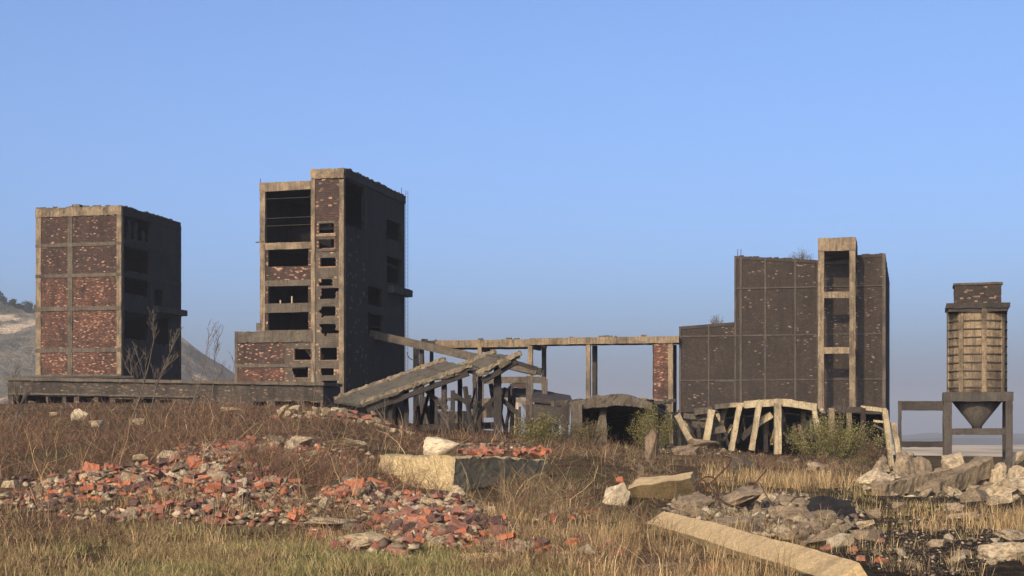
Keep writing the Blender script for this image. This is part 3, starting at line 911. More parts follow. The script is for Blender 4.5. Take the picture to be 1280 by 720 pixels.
o = mb.build('loose_coping', M['frame_dark'], b.root); o['kind'] = 'stuff'
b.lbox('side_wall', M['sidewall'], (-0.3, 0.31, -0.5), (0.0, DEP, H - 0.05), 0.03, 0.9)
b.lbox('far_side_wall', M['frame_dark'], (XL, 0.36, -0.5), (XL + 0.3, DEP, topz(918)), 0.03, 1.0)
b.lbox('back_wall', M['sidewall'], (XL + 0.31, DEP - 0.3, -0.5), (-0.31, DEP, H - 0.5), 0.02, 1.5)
b.lbox('roof_slab', M['frame_dark'], (XL + 0.31, 0.36, H - 1.6), (-0.31, DEP - 0.31, H - 1.3), 0.02, 1.5)
# lower left wing
zl, zrr = b.fz(409, 850), b.fz(403.5, 917)
for (x0, x1) in ((851.5, 885), (887, 918)):
    for r, (y0, y1) in enumerate(((None, 418.5), (419.8, 474.2), (475.6, 580))):
        f_ = lambda x: zl + (zrr - zl) * (x - 850) / 68
        zt = f_(x0) - 0.02 if y0 is None else zr(y0)
        brick_panel('brick_panel', b.root, front, b.fx(x0), b.fx(x1) - 0.01, zr(y1) if r < 2 else -0.5, zt, [], 0.02, SOOT, d=-0.03)
for (x0, x1) in ((849, 851.5), (885, 887)):
    b.lbox('column', M['rib'], (b.fx(x0), -0.1, -0.5), (b.fx(x1), 0.3, zl if x0 < 860 else (zl + zrr) / 2), 0.02, 0.5)
for y in (418.5, 474.5):
    b.lbox('floor_beam', M['rib'], (XA, -0.08, zr(y + 0.9)), (XL - 0.01, 0.2, zr(y - 0.9)), 0.015, 0.6)
mb = MB()
mb.quadbox([(XA, -0.09, zl - 0.25), (XL - 0.02, -0.09, zrr - 0.25), (XL - 0.02, 0.35, zrr - 0.25), (XA, 0.35, zl - 0.25), (XA, -0.09, zl + 0.06), (XL - 0.02, -0.09, zrr + 0.06), (XL - 0.02, 0.35, zrr + 0.06), (XA, 0.35, zl + 0.06)])
mb.build('wing_parapet', M['frame_dark'], b.root)
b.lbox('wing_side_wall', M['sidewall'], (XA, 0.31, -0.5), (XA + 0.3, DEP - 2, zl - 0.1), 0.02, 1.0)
b.lbox('wing_roof', M['frame_dark'], (XA + 0.31, 0.36, zl - 1.0), (XL - 0.02, DEP - 2, zl - 0.7), 0.02, 1.5)
# tall open lift frame standing proud of the front
PR = 4.4
fz = lambda y: b.fz(y, 1046, -PR)
HF = fz(297)
fl0, fl1, fr0, fr1 = [b.fx(q, -PR) for q in (1022.7, 1030, 1061.7, 1069.3)]
lift = [('column', (fl0, -PR, -0.5), (fl1, -PR + 0.6, fz(313.5))), ('column', (fr0, -PR, -0.5), (fr1, -PR + 0.6, fz(313.5))),
        ('head_beam', (fl0 - 0.02, -PR - 0.04, fz(313.5)), (fr1 + 0.02, -0.07, HF)),
        ('cross_beam', (fl1, -PR + 0.08, fz(372.5)), (fr0, -PR + 0.5, fz(364.5))), ('cross_beam', (fl1, -PR + 0.08, fz(442)), (fr0, -PR + 0.5, fz(434)))]
for (nm, p0, p1) in lift:
    mb = MB(); mb.rbox(p0, p1, 0.45, 0.045); mb.build(nm, M['frame_tan'], b.root)
b.lbox('lift_head', M['frame_grey'], (fl0 + 0.02, -0.06, b.fz(330, 1046)), (fr1 - 0.02, 3.0, HF - 0.08), 0.03, 0.8)
for (sx0, sx1) in ((fl0 + 0.05, fl1 - 0.1), (fr0 + 0.1, fr1 - 0.05)):
    for (ya, yc) in ((364.5, 372.5), (434, 442)):
        b.lbox('side_beam', M['frame_grey'], (sx0, -PR + 0.6, fz(yc)), (sx1, -0.06, fz(ya)), 0.03, 0.5)
for x in (922, 926):
    mb = MB(); mb.tube([(b.fx(x), 0.1, topz(920)), (b.fx(x), 0.1, topz(920) + 0.75)], [0.04, 0.03], 5); mb.build('steel_stub', M['rust'], b.root)
HALL = b

# ---- long low wall building across the left
A = at(10, 471.5, 145)
_a = (404 - 640) / F
_s = (_a * A.y - A.x) / (CT + _a * ST)
B = at(404, 478, A.y - _s * ST)
ang = math.atan2(B.y - A.y, B.x - A.x); L = math.hypot(B.x - A.x, B.y - A.y)
zb0 = 4.0
e = empty('low_building', (A.x, A.y, zb0), 'long low soot stained building with basement openings running in front of the left towers', 'building', None, ang)
Ht = A.z - zb0
KS = (A.z - B.z) / L
mb = MB(); mb.rbox((-0.2, -0.3, Ht - 0.28), (L + 0.2, 4.3, Ht), 0.8, 0.05)
mb.v = [(p[0], p[1], p[2] - KS * p[0]) for p in mb.v]
mb.build('roof_slab', M['frame_grey'], e)
hs = []
x = 0.5
while x < L - 1.5:
    w = rnd.uniform(0.7, 2.2)
    if x < L * 0.45 or rnd.random() < 0.5: hs.append((x, x + w, 0.55, 1.5 + rnd.uniform(-0.12, 0.1)))
    x += w + rnd.uniform(0.25, 0.9)
brick_panel('wall', e, lambda a, h, d: (a, -d, h - KS * a), 0, L, -0.6, Ht - 0.3, ragged(hs, 0.4, 0.3), 0.07, [M['brick_low'], M['spall_pale']], bw=0.27, bh=0.12)
mb = MB(); mb.rbox((0.2, -0.3, 1.62), (L * 0.62, -0.035, 1.78), 0.6, 0.06)
mb.v = [(p[0], p[1], p[2] - KS * p[0]) for p in mb.v]
mb.build('ledge', M['frame_grey'], e)
mb = MB(); mb.rbox((0, 4.0, -0.6), (L, 4.28, Ht - 0.3 - KS * L), 1.0, 0.02); mb.build('back_wall', M['soot'], e)
for xx in (0.0, L - 0.3):
    mb = MB(); mb.rbox((xx, 0.01, -0.6), (xx + 0.3, 3.98, Ht - 0.3 - KS * (xx + 0.3)), 1.0, 0.02); mb.build('end_wall', M['frame_dark'], e)
mb = MB(); mb.rbox((0.31, 0.31, 0.0), (L - 0.31, 3.9, 0.15), 1.5, 0.02); mb.build('floor_slab', M['soot'], e)

# ---- pipe bridge between stair tower and hall
b0 = Vector((MID.C.x, MID.C.y)) + Vector((ST, CT)) * MID.sy(506)
class Line(Bld):
    def __init__(s, P, zb, name, label, cat):
        s.C = Vector((P[0], P[1], zb)); s.root = empty(name, s.C, label, cat, None, -T)
q = Line((b0.x + ST * 1.2, b0.y + CT * 1.2), 0.8, 'pipe_bridge', 'weathered concrete pipe bridge on tall paired pillars linking tower and brick hall', 'bridge')
zt1, zt2 = q.fz(425, 600), q.fz(421.5, 760)
mb = MB(); mb.rbox((q.fx(519), -0.2, q.fz(434.5, 600)), (q.fx(664), 0.25, zt1), 0.4, 0.05); mb.build('girder', M['frame_tan'], q.root)
mb = MB(); mb.rbox((q.fx(662.5), -0.35, q.fz(430, 760)), (q.fx(849), 0.15, zt2), 0.4, 0.05); mb.build('girder', M['frame_tan'], q.root)
mb = MB(); mb.rbox((q.fx(519), 0.4, zt1 - 0.3), (q.fx(664), 4.4, zt1 - 0.08), 0.8, 0.06); mb.build('deck', M['frame_dark'], q.root)
mb = MB(); mb.rbox((q.fx(662.5), 0.2, zt2 - 0.35), (q.fx(849), 3.2, zt2 - 0.12), 0.8, 0.06); mb.build('deck', M['frame_dark'], q.root)
mb = MB(); mb.rbox((q.fx(519), 4.42, zt1 - 0.75), (q.fx(664) + 0.6, 4.8, zt1 - 0.05), 0.5, 0.05); mb.build('girder', M['frame_dark'], q.root)
mb = MB(); mb.rbox((q.fx(664) + 0.5, 3.22, zt2 - 0.65), (q.fx(849), 3.55, zt2 - 0.05), 0.5, 0.05); mb.build('girder', M['frame_dark'], q.root)
for (x, w, dpt, mn, zt) in ((520, 0.5, 0.0, 'frame_tan', zt1), (539.5, 0.3, 4.6, 'frame_dark', zt1), (600, 0.42, 0.0, 'frame_tan', zt1), (663, 0.5, 0.0, 'frame_tan', zt1), (680, 0.42, 4.6, 'frame_dark', zt1),
                        (735.5, 0.46, 0.0, 'frame_tan', zt2), (743.5, 0.48, 3.3, 'frame_dark', zt2), (838.5, 0.5, 0.0, 'frame_tan', zt2), (843, 0.4, 3.3, 'frame_dark', zt2)):
    x_ = q.fx(x, dpt)
    mb = MB(); mb.rbox((x_ - w / 2, dpt - 0.2, -1.0), (x_ + w / 2, dpt + 0.22, zt - 0.68), 0.4, 0.03); mb.build('pillar', M[mn], q.root)
for (x, z_) in ((663, q.fz(428, 663)), (600, q.fz(431, 600))):
    x_ = q.fx(x)
    mb = MB(); mb.rbox((x_ - 0.15, 0.26, z_ - 0.65), (x_ + 0.15, 4.41, z_ - 0.32), 0.6, 0.03); mb.build('cross_beam', M['frame_dark'], q.root)
for k in range(16):
    xx = q.fx(rnd.uniform(522, 845)); zz = zt1 if xx < q.fx(662) else zt2
    mb = MB(); mb.rbox((xx, -0.1, zz - 0.04), (xx + rnd.uniform(0.2, 0.7), 0.2, zz + rnd.uniform(0.08, 0.22)), 0.2, 0.06); mb.build('broken_kerb', M['frame_grey'], q.root)
# brick pier by the hall
p_ = q.fx(817.5); p2_ = q.fx(836)
wp = empty('brick_pier', q.C, 'red brick wall pier under the pipe bridge beside the brick hall', 'wall', None, -T)
brick_panel('brick_panel', wp, front, p_, p2_, -1.0, zt2 - 0.7, [], 0.15, RED, d=0.1)
mb = MB(); mb.rbox((p_ - 0.12, -0.18, -1), (p_, 0.25, zt2 - 0.7), 0.4, 0.05); mb.build('corner_strip', M['frame_dark'], wp)

# ---- sloping conveyor leaving the stair tower
cv = empty('conveyor_gallery', MID.C, 'sloping concrete conveyor trough leaving the stair tower side above the fallen roof', 'conveyor', None, -T)
y0 = MID.sy(469)
Pa = Vector((-0.6, y0, MID.sz(417, 469))); 
Dend = MID.C.y + y0 * CT
def cvp(x, y):
    a = (x - 640) / F
    cx, cy = MID.C.x + y0 * ST, MID.C.y + y0 * CT
    s_ = (a * cy - cx) / (CT + a * ST)
    Y = cy - s_ * ST
    return Vector((s_, y0, EYE + (HY - y) / F * Y - MID.C.z))
Pb = cvp(671, 464)
mb = MB(); mb.beam(Pa + Vector((0, 0, 0.0)), Pb + Vector((0, 0, 0.0)), 0.35, 0.75, seg=0.5, amp=0.06); mb.build('near_girder', M['frame_grey'], cv)
mb = MB(); mb.beam(Pa + Vector((0, 2.0, 0.0)), Pb + Vector((0, 2.0, 0.0)), 0.35, 0.75, seg=0.5, amp=0.06); mb.build('far_girder', M['frame_dark'], cv)
mb = MB(); mb.beam(Pa + Vector((0, 1.0, -0.25)), Pb + Vector((-0.6, 1.0, -0.25)), 1.7, 0.18, seg=0.5, amp=0.04); mb.build('belt_bed', M['frame_dark'], cv)
for f_ in (0.3, 0.62):
    P = Pa.lerp(Pb, f_)
    mb = MB(); mb.rbox((P.x - 0.2, y0 + 0.8, -1.0), (P.x + 0.2, y0 + 1.2, P.z - 0.36), 0.5, 0.04); mb.build('support_post', M['frame_dark'], cv)
mb = MB()
pts = [Vector((Pa.lerp(Pb, 0.28).x + math.cos(t) * 0.8, y0 - 0.1, Pa.lerp(Pb, 0.28).z - 0.9 + math.sin(t) * 0.7)) for t in np.linspace(3.0, 5.6, 9)]
mb.tube(pts, [0.05] * 9, 5); mb.build('hanging_cable', M['rust'], cv)

# ---- silo
b = Bld('silo', 1266, 110, -0.9, 'round ribbed concrete silo on four legged frame with hopper below', 'silo')
z_ = lambda y, x=1225: b.fz(y, x)
FW = b.fx(1179.6); dpt = 4.1
cxl = FW / 2; cyl = dpt / 2
rr = (1255.5 - 1185.5) / 2 / F * 112
for (x0, x1) in ((FW, b.fx(1190)), (b.fx(1257), 0.0)):
    for (y0_, y1_) in ((0.0, 0.55), (dpt - 0.55, dpt)):
        mb = MB(); mb.rbox((x0, y0_, -1.0), (x1, y1_, z_(501.5)), 0.4, 0.03); mb.build('leg', M['silo_dark'], b.root)
mb = MB(); mb.rbox((FW - 0.03, -0.03, z_(501.5)), (0.03, dpt + 0.03, z_(490)), 0.5, 0.035); mb.build('frame_slab', M['silo_dark'], b.root)
mb = MB(); mb.rbox((b.fx(1190), 0.1, z_(543.5)), (b.fx(1257), 0.4, z_(535.5)), 0.5, 0.03); mb.build('cross_beam', M['silo_dark'], b.root)
mb = MB(); mb.rbox((b.fx(1190), dpt - 0.4, z_(543.5)), (b.fx(1257), dpt - 0.1, z_(535.5)), 0.5, 0.03); mb.build('cross_beam', M['silo_dark'], b.root)
zc0, zc1 = z_(537), z_(501.5)
mb = MB(); mb.lathe([(0.32, zc0), (0.36, zc0 + 0.25), (rr * 0.86, zc1 - 0.02)], 32, (cxl, cyl, 0)); mb.build('hopper', M['silo_dark'], b.root, smooth=True)
zd0, zd1 = z_(490), z_(385)
mb = MB(); mb.lathe([(rr, zd0)] + [(rr, zd0 + (zd1 - zd0) * k / 20) for k in range(1, 21)], 48, (cxl, cyl, 0)); mb.build('drum', M['silo'], b.root, smooth=True)
for k in range(10):
    zz = zd0 + (zd1 - zd0) * (k + 0.55) / 10
    mb = MB(); mb.lathe([(rr + 0.01, zz - 0.05), (rr + 0.1, zz - 0.03), (rr + 0.1, zz + 0.03), (rr + 0.01, zz + 0.05)], 48, (cxl, cyl, 0)); mb.build('ring', M['silo_dark'], b.root)
for k in range(8):
    t = k * math.pi / 4 + 0.2
    c_, s_ = math.cos(t), math.sin(t)
    mb = MB(); mb.beam((cxl + c_ * (rr + 0.02), cyl + s_ * (rr + 0.02), zd0), (cxl + c_ * (rr + 0.02), cyl + s_ * (rr + 0.02), zd1), 0.34, 0.16, (c_, s_, 0), 0.5, 0.02); mb.build('pilaster', M['silo'], b.root)
hw = (1258.5 - 1183.5) / 2 / F * 112
mb = MB(); mb.rbox((cxl - hw, cyl - hw, zd1), (cxl + hw, cyl + hw, z_(378.5)), 0.4, 0.06); mb.build('cap_slab', M['frame_dark'], b.root)
mb = MB(); mb.rbox((cxl - hw + 0.12, cyl - hw + 0.12, zd1 - 0.22), (cxl + hw - 0.12, cyl + hw - 0.12, zd1 - 0.005), 0.4, 0.03); mb.build('cap_haunch', M['frame_dark'], b.root)
cw = (1248 - 1193) / 2 / F * 112
ct = empty('head_house', (0, 0, 0), None, None); ct.parent = b.root
brick_panel('brick_panel', ct, lambda a, h, d: (a, cyl - cw - d, h), cxl - cw, cxl + cw, z_(378.5), z_(355), [], 0.12, SOOT)
brick_panel('brick_panel', ct, lambda a, h, d: (cxl + cw + d, a, h), cyl - cw, cyl + cw, z_(378.5), z_(355), [], 0.12, SOOT)
mb = MB(); mb.rbox((cxl - cw, cyl - cw + 0.31, z_(378.5)), (cxl - cw + 0.25, cyl + cw, z_(355)), 0.5, 0.03); mb.build('far_wall', M['frame_dark'], ct)
mb = MB(); mb.rbox((cxl - cw - 0.08, cyl - cw - 0.1, z_(355)), (cxl + cw + 0.12, cyl + cw + 0.1, z_(352.3)), 0.4, 0.04); mb.build('roof_slab', M['frame_grey'], ct)
gt = empty('portal_frame', b.C, 'low concrete portal frame attached left of the silo legs', 'frame', None, -T)
gx0, gx1, gx2 = b.fx(1122.5), b.fx(1127), FW - 0.03
mb = MB(); mb.rbox((gx0, 0.05, -1.0), (gx1, 0.4, z_(501, 1125)), 0.4, 0.03); mb.build('post', M['silo_dark'], gt)
mb = MB(); mb.rbox((gx1, 0.05, z_(513, 1150)), (gx2, 0.4, z_(501.5, 1150)), 0.4, 0.05); mb.build('beam', M['frame_dark'], gt)
mb = MB(); mb.rbox((gx1, 0.1, z_(559, 1150)), (gx2, 0.4, z_(552, 1150)), 0.4, 0.05); mb.build('beam', M['frame_dark'], gt)

# ------------------------------------------------------------------ ruins in the middle distance
def wbuild(mb, name, mat, root, mats=None, smooth=False):
    """mesh given in world coordinates, attached to an unrotated root"""
    l = root.location
    mb.v = [(p[0] - l.x, p[1] - l.y, p[2] - l.z) for p in mb.v]
    return mb.build(name, mat, root, mats, smooth)

def slab4(mb, near0, near1, far1, far0, th, nu=10, nv=3, amp=0.05, uc=0.0):
    """thick rough sheet over four corners"""
    n0, n1, f1, f0 = map(Vector, (near0, near1, far1, far0))
    nrm = (n1 - n0).cross(f0 - n0).normalized()
    if nrm.z < 0: nrm = -nrm
    sd = rnd.random() * 40
    def P(i, j, k):
        a = n0.lerp(n1, i); c = f0.lerp(f1, i)
        return a.lerp(c, j + (1 - j) * (1 - k) * uc) + nrm * (th * (k - 1))
    mb.lattice(P, nu, nv, 1, lambda p: nz(p, 1.6, sd) * amp)

# fallen roof on posts
base = hit(560, 548)
e = empty('collapsed_shed', (at(560, 540, 88).x, 88, gz1(at(560, 540, 88).x, 88)), 'collapsed shed with mossy tilted roof slabs on charred posts', 'shed')
def strip(n0, n1, f1, f0, k, th, name='roof_panel'):
    n0, n1, f1, f0 = map(Vector, (n0, n1, f1, f0))
    for q in range(k):
        a, c = q / k, (q + 0.97) / k
        off = [Vector((rnd.uniform(-0.08, 0.08), rnd.uniform(-0.3, 0.3), rnd.uniform(-0.09, 0.09))) for _ in range(2)]
        sh = (f0 - n0).normalized()
        mb = MB()
        e0, e1 = rnd.uniform(-0.25, 0.3), rnd.uniform(-0.3, 0.25)
        slab4(mb, n0.lerp(n1, a) + sh * e0 + Vector((0, 0, off[0].z)), n0.lerp(n1, c) + sh * e0 + Vector((0, 0, off[1].z)), f0.lerp(f1, c) + sh * e1 + Vector((0, 0, off[1].z)), f0.lerp(f1, a) + sh * e1 + Vector((0, 0, off[0].z)), th, 6, 18, 0.09)
        wbuild(mb, name, M['roofing'], e)
LN0, LN1, LF1, LF0 = at(452, 505, 87), at(590, 458, 86), at(556, 450, 92), at(418, 500, 93)
strip(LN0, LN1, LF1, LF0, 6, 0.16)
UN0, UN1, UF1, UF0 = at(596, 468, 85), at(651, 443, 84.5), at(619, 440.5, 89.5), at(573, 459, 90)
strip(UN0, UN1, UF1, UF0, 4, 0.16)
for (A_, B_) in ((LN0, LN1), (LF0, LF1), (UN0, UN1), (UF0, UF1)):
    mb = MB(); mb.beam(A_ + Vector((0, 0.05, 0.06)), B_ + Vector((0, 0.05, 0.06)), 0.26, 0.24, seg=0.13, amp=0.11, fq=6.5); wbuild(mb, 'roof_kerb', M['kerb'], e)
for (A_, B_) in ((LN0, LN1), (LF0, LF1), (UN0, UN1)):
    mb = MB(); mb.beam(A_ + Vector((0.3, 0.25, -0.36)), B_ + Vector((-0.2, 0.25, -0.36)), 0.22, 0.28, seg=0.4, amp=0.05); wbuild(mb, 'rafter', M['timber'], e)
def gpost(x, ytop, ybot, D, w, mat, root, name='post', xb=None, dp=None):
    t_ = at(x, ytop, D); bt = at(xb if xb is not None else x, ybot, D)
    bt.z = min(bt.z, gz1(bt.x, bt.y)) - 0.2
    mb = MB(); mb.beam(bt, t_, w, dp or w, (0, 1, 0), 0.3, 0.03)
    return wbuild(mb, name, mat, root)
for (x, yt, D, w) in ((622, 456, 86, 0.42), (555, 466, 87, 0.3), (508, 486, 88, 0.26), (540, 458, 91.5, 0.28), (575, 462, 90, 0.26), (600, 458, 88.5, 0.24), (488, 492, 87.5, 0.22)):
    gpost(x, yt, 545, D, w, M['timber'], e)
for (x0, y0, x1, y1, D) in ((566, 492, 600, 514, 87), (600, 514, 622, 494, 87), (600, 514, 596, 540, 87), (622, 494, 650, 520, 86.5), (530, 486, 552, 506, 87.5), (640, 452, 671, 461, 92)):
    mb = MB(); mb.beam(at(x0, y0, D), at(x1, y1, D), 0.2, 0.24, seg=0.3, amp=0.03); wbuild(mb, 'brace', M['timber'], e)
mb = MB(); mb.beam(at(500, 535, 89.5), at(625, 532, 89), 0.5, 0.35, seg=0.4, amp=0.1); wbuild(mb, 'fallen_beam', M['timber'], e)

rc = random.Random(5)
for q in range(22):
    x = rc.uniform(470, 650); D_ = rc.uniform(86, 92); yt = np.interp(x, [460, 590, 650], [505, 478, 470]) + rc.uniform(4, 26)
    x1 = x + rc.uniform(-14, 14); y1 = rc.uniform(528, 546)
    A_, B_ = at(x, yt, D_), at(x1, y1, D_ + rc.uniform(-1, 1))
    B_.z = min(B_.z, gz1(B_.x, B_.y))
    mb = MB(); mb.beam(A_, B_, rc.uniform(0.07, 0.2), rc.uniform(0.07, 0.2), seg=0.25, amp=0.05); wbuild(mb, 'broken_strut', M['timber'], e)

# roofless hall behind it
D = 132
e = empty('roofless_hall', (at(650, 540, D).x, D, gz1(at(650, 540, D).x, D)), 'roofless concrete hall frame with broken walls under the pipe bridge', 'ruin')
def hb(x0, x1, y0, y1, D0, th, mat, name):
    mb = MB()
    P0, P1 = at(x0, (y0 + y1) / 2, D0), at(x1, (y0 + y1) / 2, D0)
    mb.beam(P0, P1, th, (y1 - y0) / F * D0, seg=0.5, amp=0.06)
    wbuild(mb, name, mat, e)
hb(595, 682, 471, 479, D, 0.5, M['frame_grey'], 'eaves_beam')
hb(640, 660, 479.5, 484, D, 0.4, M['brick_brown'], 'brick_course')
hb(625, 660, 485, 497, D + 1.2, 0.4, M['frame_dark'], 'wall_panel')
hb(600, 664, 498, 504, D, 0.45, M['frame_tan'], 'sill_beam')
hb(596, 618, 503, 522, D + 2, 0.3, M['frame_tan'], 'wall_panel')
hb(530, 596, 497, 501, D + 1, 0.3, M['frame_grey'], 'sill_beam')
hb(528, 560, 507, 512, D + 1, 0.3, M['brick_brown'], 'brick_course')
hb(530, 592, 514, 534, D + 2.5, 0.3, M['frame_grey'], 'wall_panel')
for (x, yt, w) in ((601, 470, 0.5), (662, 470, 0.6), (681, 474, 0.45), (640, 480, 0.35), (566, 488, 0.35), (545, 496, 0.3), (530, 496, 0.3), (587, 494, 0.3)):
    gpost(x, yt, 540, D, w, M['frame_grey'] if w > 0.4 else M['timber'], e, 'column')
for k in range(16):
    x = rnd.uniform(642, 700); h = rnd.uniform(6, 20)
    gpost(x, 520 - h, 522, D - rnd.uniform(0, 3), rnd.uniform(0.12, 0.25), M['chunk_pale'] if k % 3 == 0 else M['frame_dark'], e, 'broken_stub')
mb = MB(); slab4(mb, at(664, 497, D - 4), at(716, 503, D - 4), at(713, 494, D + 2), at(666, 486, D + 2), 0.35, 10, 4, 0.05); wbuild(mb, 'fallen_roof_slab', M['frame_dark'], e)
mb = MB(); slab4(mb, at(668, 530, D - 4), at(712, 530, D - 4), at(712, 503, D - 3.6), at(668, 500, D - 3.6), 0.25, 10, 4, 0.06); wbuild(mb, 'leaning_wall_panel', M['frame_dark'], e)

# vaulted bunker
D = 103
e = empty('concrete_bunker', (at(765, 540, D).x, D, gz1(at(765, 540, D).x, D)), 'low concrete bunker with sagging arched roof slab and dark mouth', 'bunker')
px_ = [712, 727, 745, 768, 785, 800, 815]
top = [503.5, 499.5, 495, 491.8, 493, 498, 503]
thk = [10, 12, 14, 15.5, 15, 12, 9]
mb = MB()
sdv = rnd.random() * 30
def PB(i, j, k):
    x = px_[0] + (px_[-1] - px_[0]) * i
    y = np.interp(x, px_, top) + (1 - k) * np.interp(x, px_, thk)
    p = at(x, y, D)
    return p + Vector((0.25 * j * 8, 8 * j, -0.25 * j * 8 * 0.35))
mb.lattice(PB, 40, 12, 4, lambda p: nz(p, 1.3, sdv) * 0.08 + nz(p, 4.5, sdv) * 0.07)
wbuild(mb, 'roof_slab', M['frame_grey'], e)
for (x, yt, w, dd, dp, mn) in ((720.5, 504, 0.72, -0.4, 0.5, 'frame_grey'), (706, 507, 0.45, 0.5, 0.5, 'frame_dark'), (812, 505, 0.5, 1, 0.5, 'frame_dark')):
    gpost(x, yt, 552, D + dd, w, M[mn], e, 'pier', dp=dp)
mb = MB(); slab4(mb, at(741, 552, D + 0.4), at(759, 552, D + 0.2), at(757, 508, D + 1.0), at(750, 513, D + 1.2), 0.3, 5, 6, 0.07); wbuild(mb, 'leaning_slab', M['frame_grey'], e)
mb = MB(); mb.rbox((at(728, 0, D).x, D + 7.2, gz1(at(765, 0, D).x, D) - 0.5), (at(812, 0, D).x + 1.8, D + 7.6, at(0, 503, D).z - 0.7), 0.8, 0.04); wbuild(mb, 'back_wall', M['soot'], e)
mb = MB(); mb.beam(at(811, 530, D + 0.8) , at(811, 530, D + 0.8) + Vector((1.6, 6.4, 0)), 0.3, 3.2, seg=0.8, amp=0.04); wbuild(mb, 'side_wall', M['soot'], e)
mb = MB(); mb.beam(at(729, 530, D + 0.8) , at(729, 530, D + 0.8) + Vector((1.6, 6.4, 0)), 0.3, 3.2, seg=0.8, amp=0.04); wbuild(mb, 'side_wall', M['soot'], e)
for (x0, y0, x1, y1, w) in ((800, 501, 838, 504, 0.35), (806, 505, 845, 500, 0.2), (690, 505, 726, 501, 0.3)):
    mb = MB(); mb.beam(at(x0, y0, D + 1.5), at(x1, y1, D + 3), w, w, seg=0.3, amp=0.08); wbuild(mb, 'roof_fragment', M['pale'] if w == 0.35 else M['frame_grey'], e)

# collapsed colonnade
D = 116
e = empty('collapsed_colonnade', (at(930, 540, D).x, D, gz1(at(930, 540, D).x, D)), 'collapsed colonnade of leaning pale concrete posts under a sagging beam', 'ruin')
pts = [(893, 506), (912, 503.5), (930, 503), (950, 501.3), (972, 499.8), (990, 501.5), (1006, 504), (1021, 506.5)]
for k in range(len(pts) - 1):
    (x0, y0), (x1, y1) = pts[k], pts[k + 1]
    hh = 0.32 if k < 2 else 0.52
    A_, B_ = at(x0, y0 + 3, D), at(x1, y1 + 3, D)
    mb = MB(); mb.beam(A_, B_ - (B_ - A_).normalized() * 0.03, 0.4, hh, seg=0.3, amp=0.05); wbuild(mb, 'beam_piece', M['pale'] if k > 0 else M['frame_grey'], e)
    mb = MB(); slab4(mb, A_ + Vector((0, 0.22, 0.22)), B_ + Vector((0, 0.22, 0.22)), B_ + Vector((1.4, 5.5, -0.5)), A_ + Vector((1.4, 5.5, -0.5)), 0.2, 4, 6, 0.05); wbuild(mb, 'roof_piece', M['frame_dark'], e)
posts = [(837, 518, 839, 556, .3, 0), (846, 518, 863, 552, .42, -.6), (889.5, 512, 882, 554, .46, -.3), (908, 505, 901, 531, .32, 1.5), (924.5, 505, 915, 558, .36, -.2), (949.5, 503, 940.5, 556, .38, -.2),
         (972, 504, 972, 561, .48, -.35), (958, 526, 957, 558, .3, 2.5), (1017, 507, 1021, 535, .34, 0), (1004, 510, 1004, 556, .3, 3.5)]
for i, (x0, y0, x1, y1, w, dd) in enumerate(posts):
    t_, bt = at(x0, y0, D + dd), at(x1, y1, D + dd)
    mb = MB(); mb.beam(bt - (t_ - bt).normalized() * 0.4, t_, w, w, (0, 1, 0), 0.22, 0.05); wbuild(mb, 'post', M['pale'] if i not in (0, 3, 7) else M['frame_tan'], e)
for (x0, y0, x1, y1, w, dd, mn) in ((964, 518, 944, 532, .5, .8, 'pale'), (944, 532, 926, 548, .48, .9, 'frame_dark'), (865, 530, 905, 534, .45, 1.2, 'frame_grey'), (855, 520, 884, 522, .4, 1, 'frame_grey'), (884, 540, 905, 536, .55, .4, 'frame_grey'),
                                 (858, 526, 868, 550, .3, 1.5, 'frame_dark'), (873, 530, 874, 553, .3, 1, 'frame_dark'), (930, 520, 945, 518, .15, 2.5, 'frame_tan'), (945, 515, 946, 530, .15, 2.5, 'frame_tan'), (868, 515, 890, 512, .5, .5, 'frame_grey')):
    mb = MB(); mb.beam(at(x0, y0, D + dd), at(x1, y1, D + dd), w, w * 0.9, seg=0.25, amp=0.08); wbuild(mb, 'fallen_beam', M[mn], e)
mb = MB(); mb.rbox((at(840, 0, D).x, D + 6.0, gz1(at(930, 0, D).x, D + 6) - 0.6), (at(1030, 0, D).x + 1.5, D + 6.3, at(0, 507, D).z - 0.4), 1.0, 0.05); wbuild(mb, 'back_wall', M['soot'], e)

for q in range(30):
    x = rc.uniform(842, 1030); D_ = D + rc.uniform(0.5, 5)
    A_ = at(x, rc.uniform(508, 532), D_); B_ = at(x + rc.uniform(-16, 16), rc.uniform(540, 560), D_ + rc.uniform(-1, 1))
    w = rc.uniform(0.12, 0.34)
    mb = MB(); mb.beam(A_, B_, w, w * rc.uniform(0.6, 1.2), seg=0.22, amp=0.07); wbuild(mb, 'broken_strut', M[rc.choice(('frame_grey', 'frame_dark', 'frame_tan', 'pale'))], e)

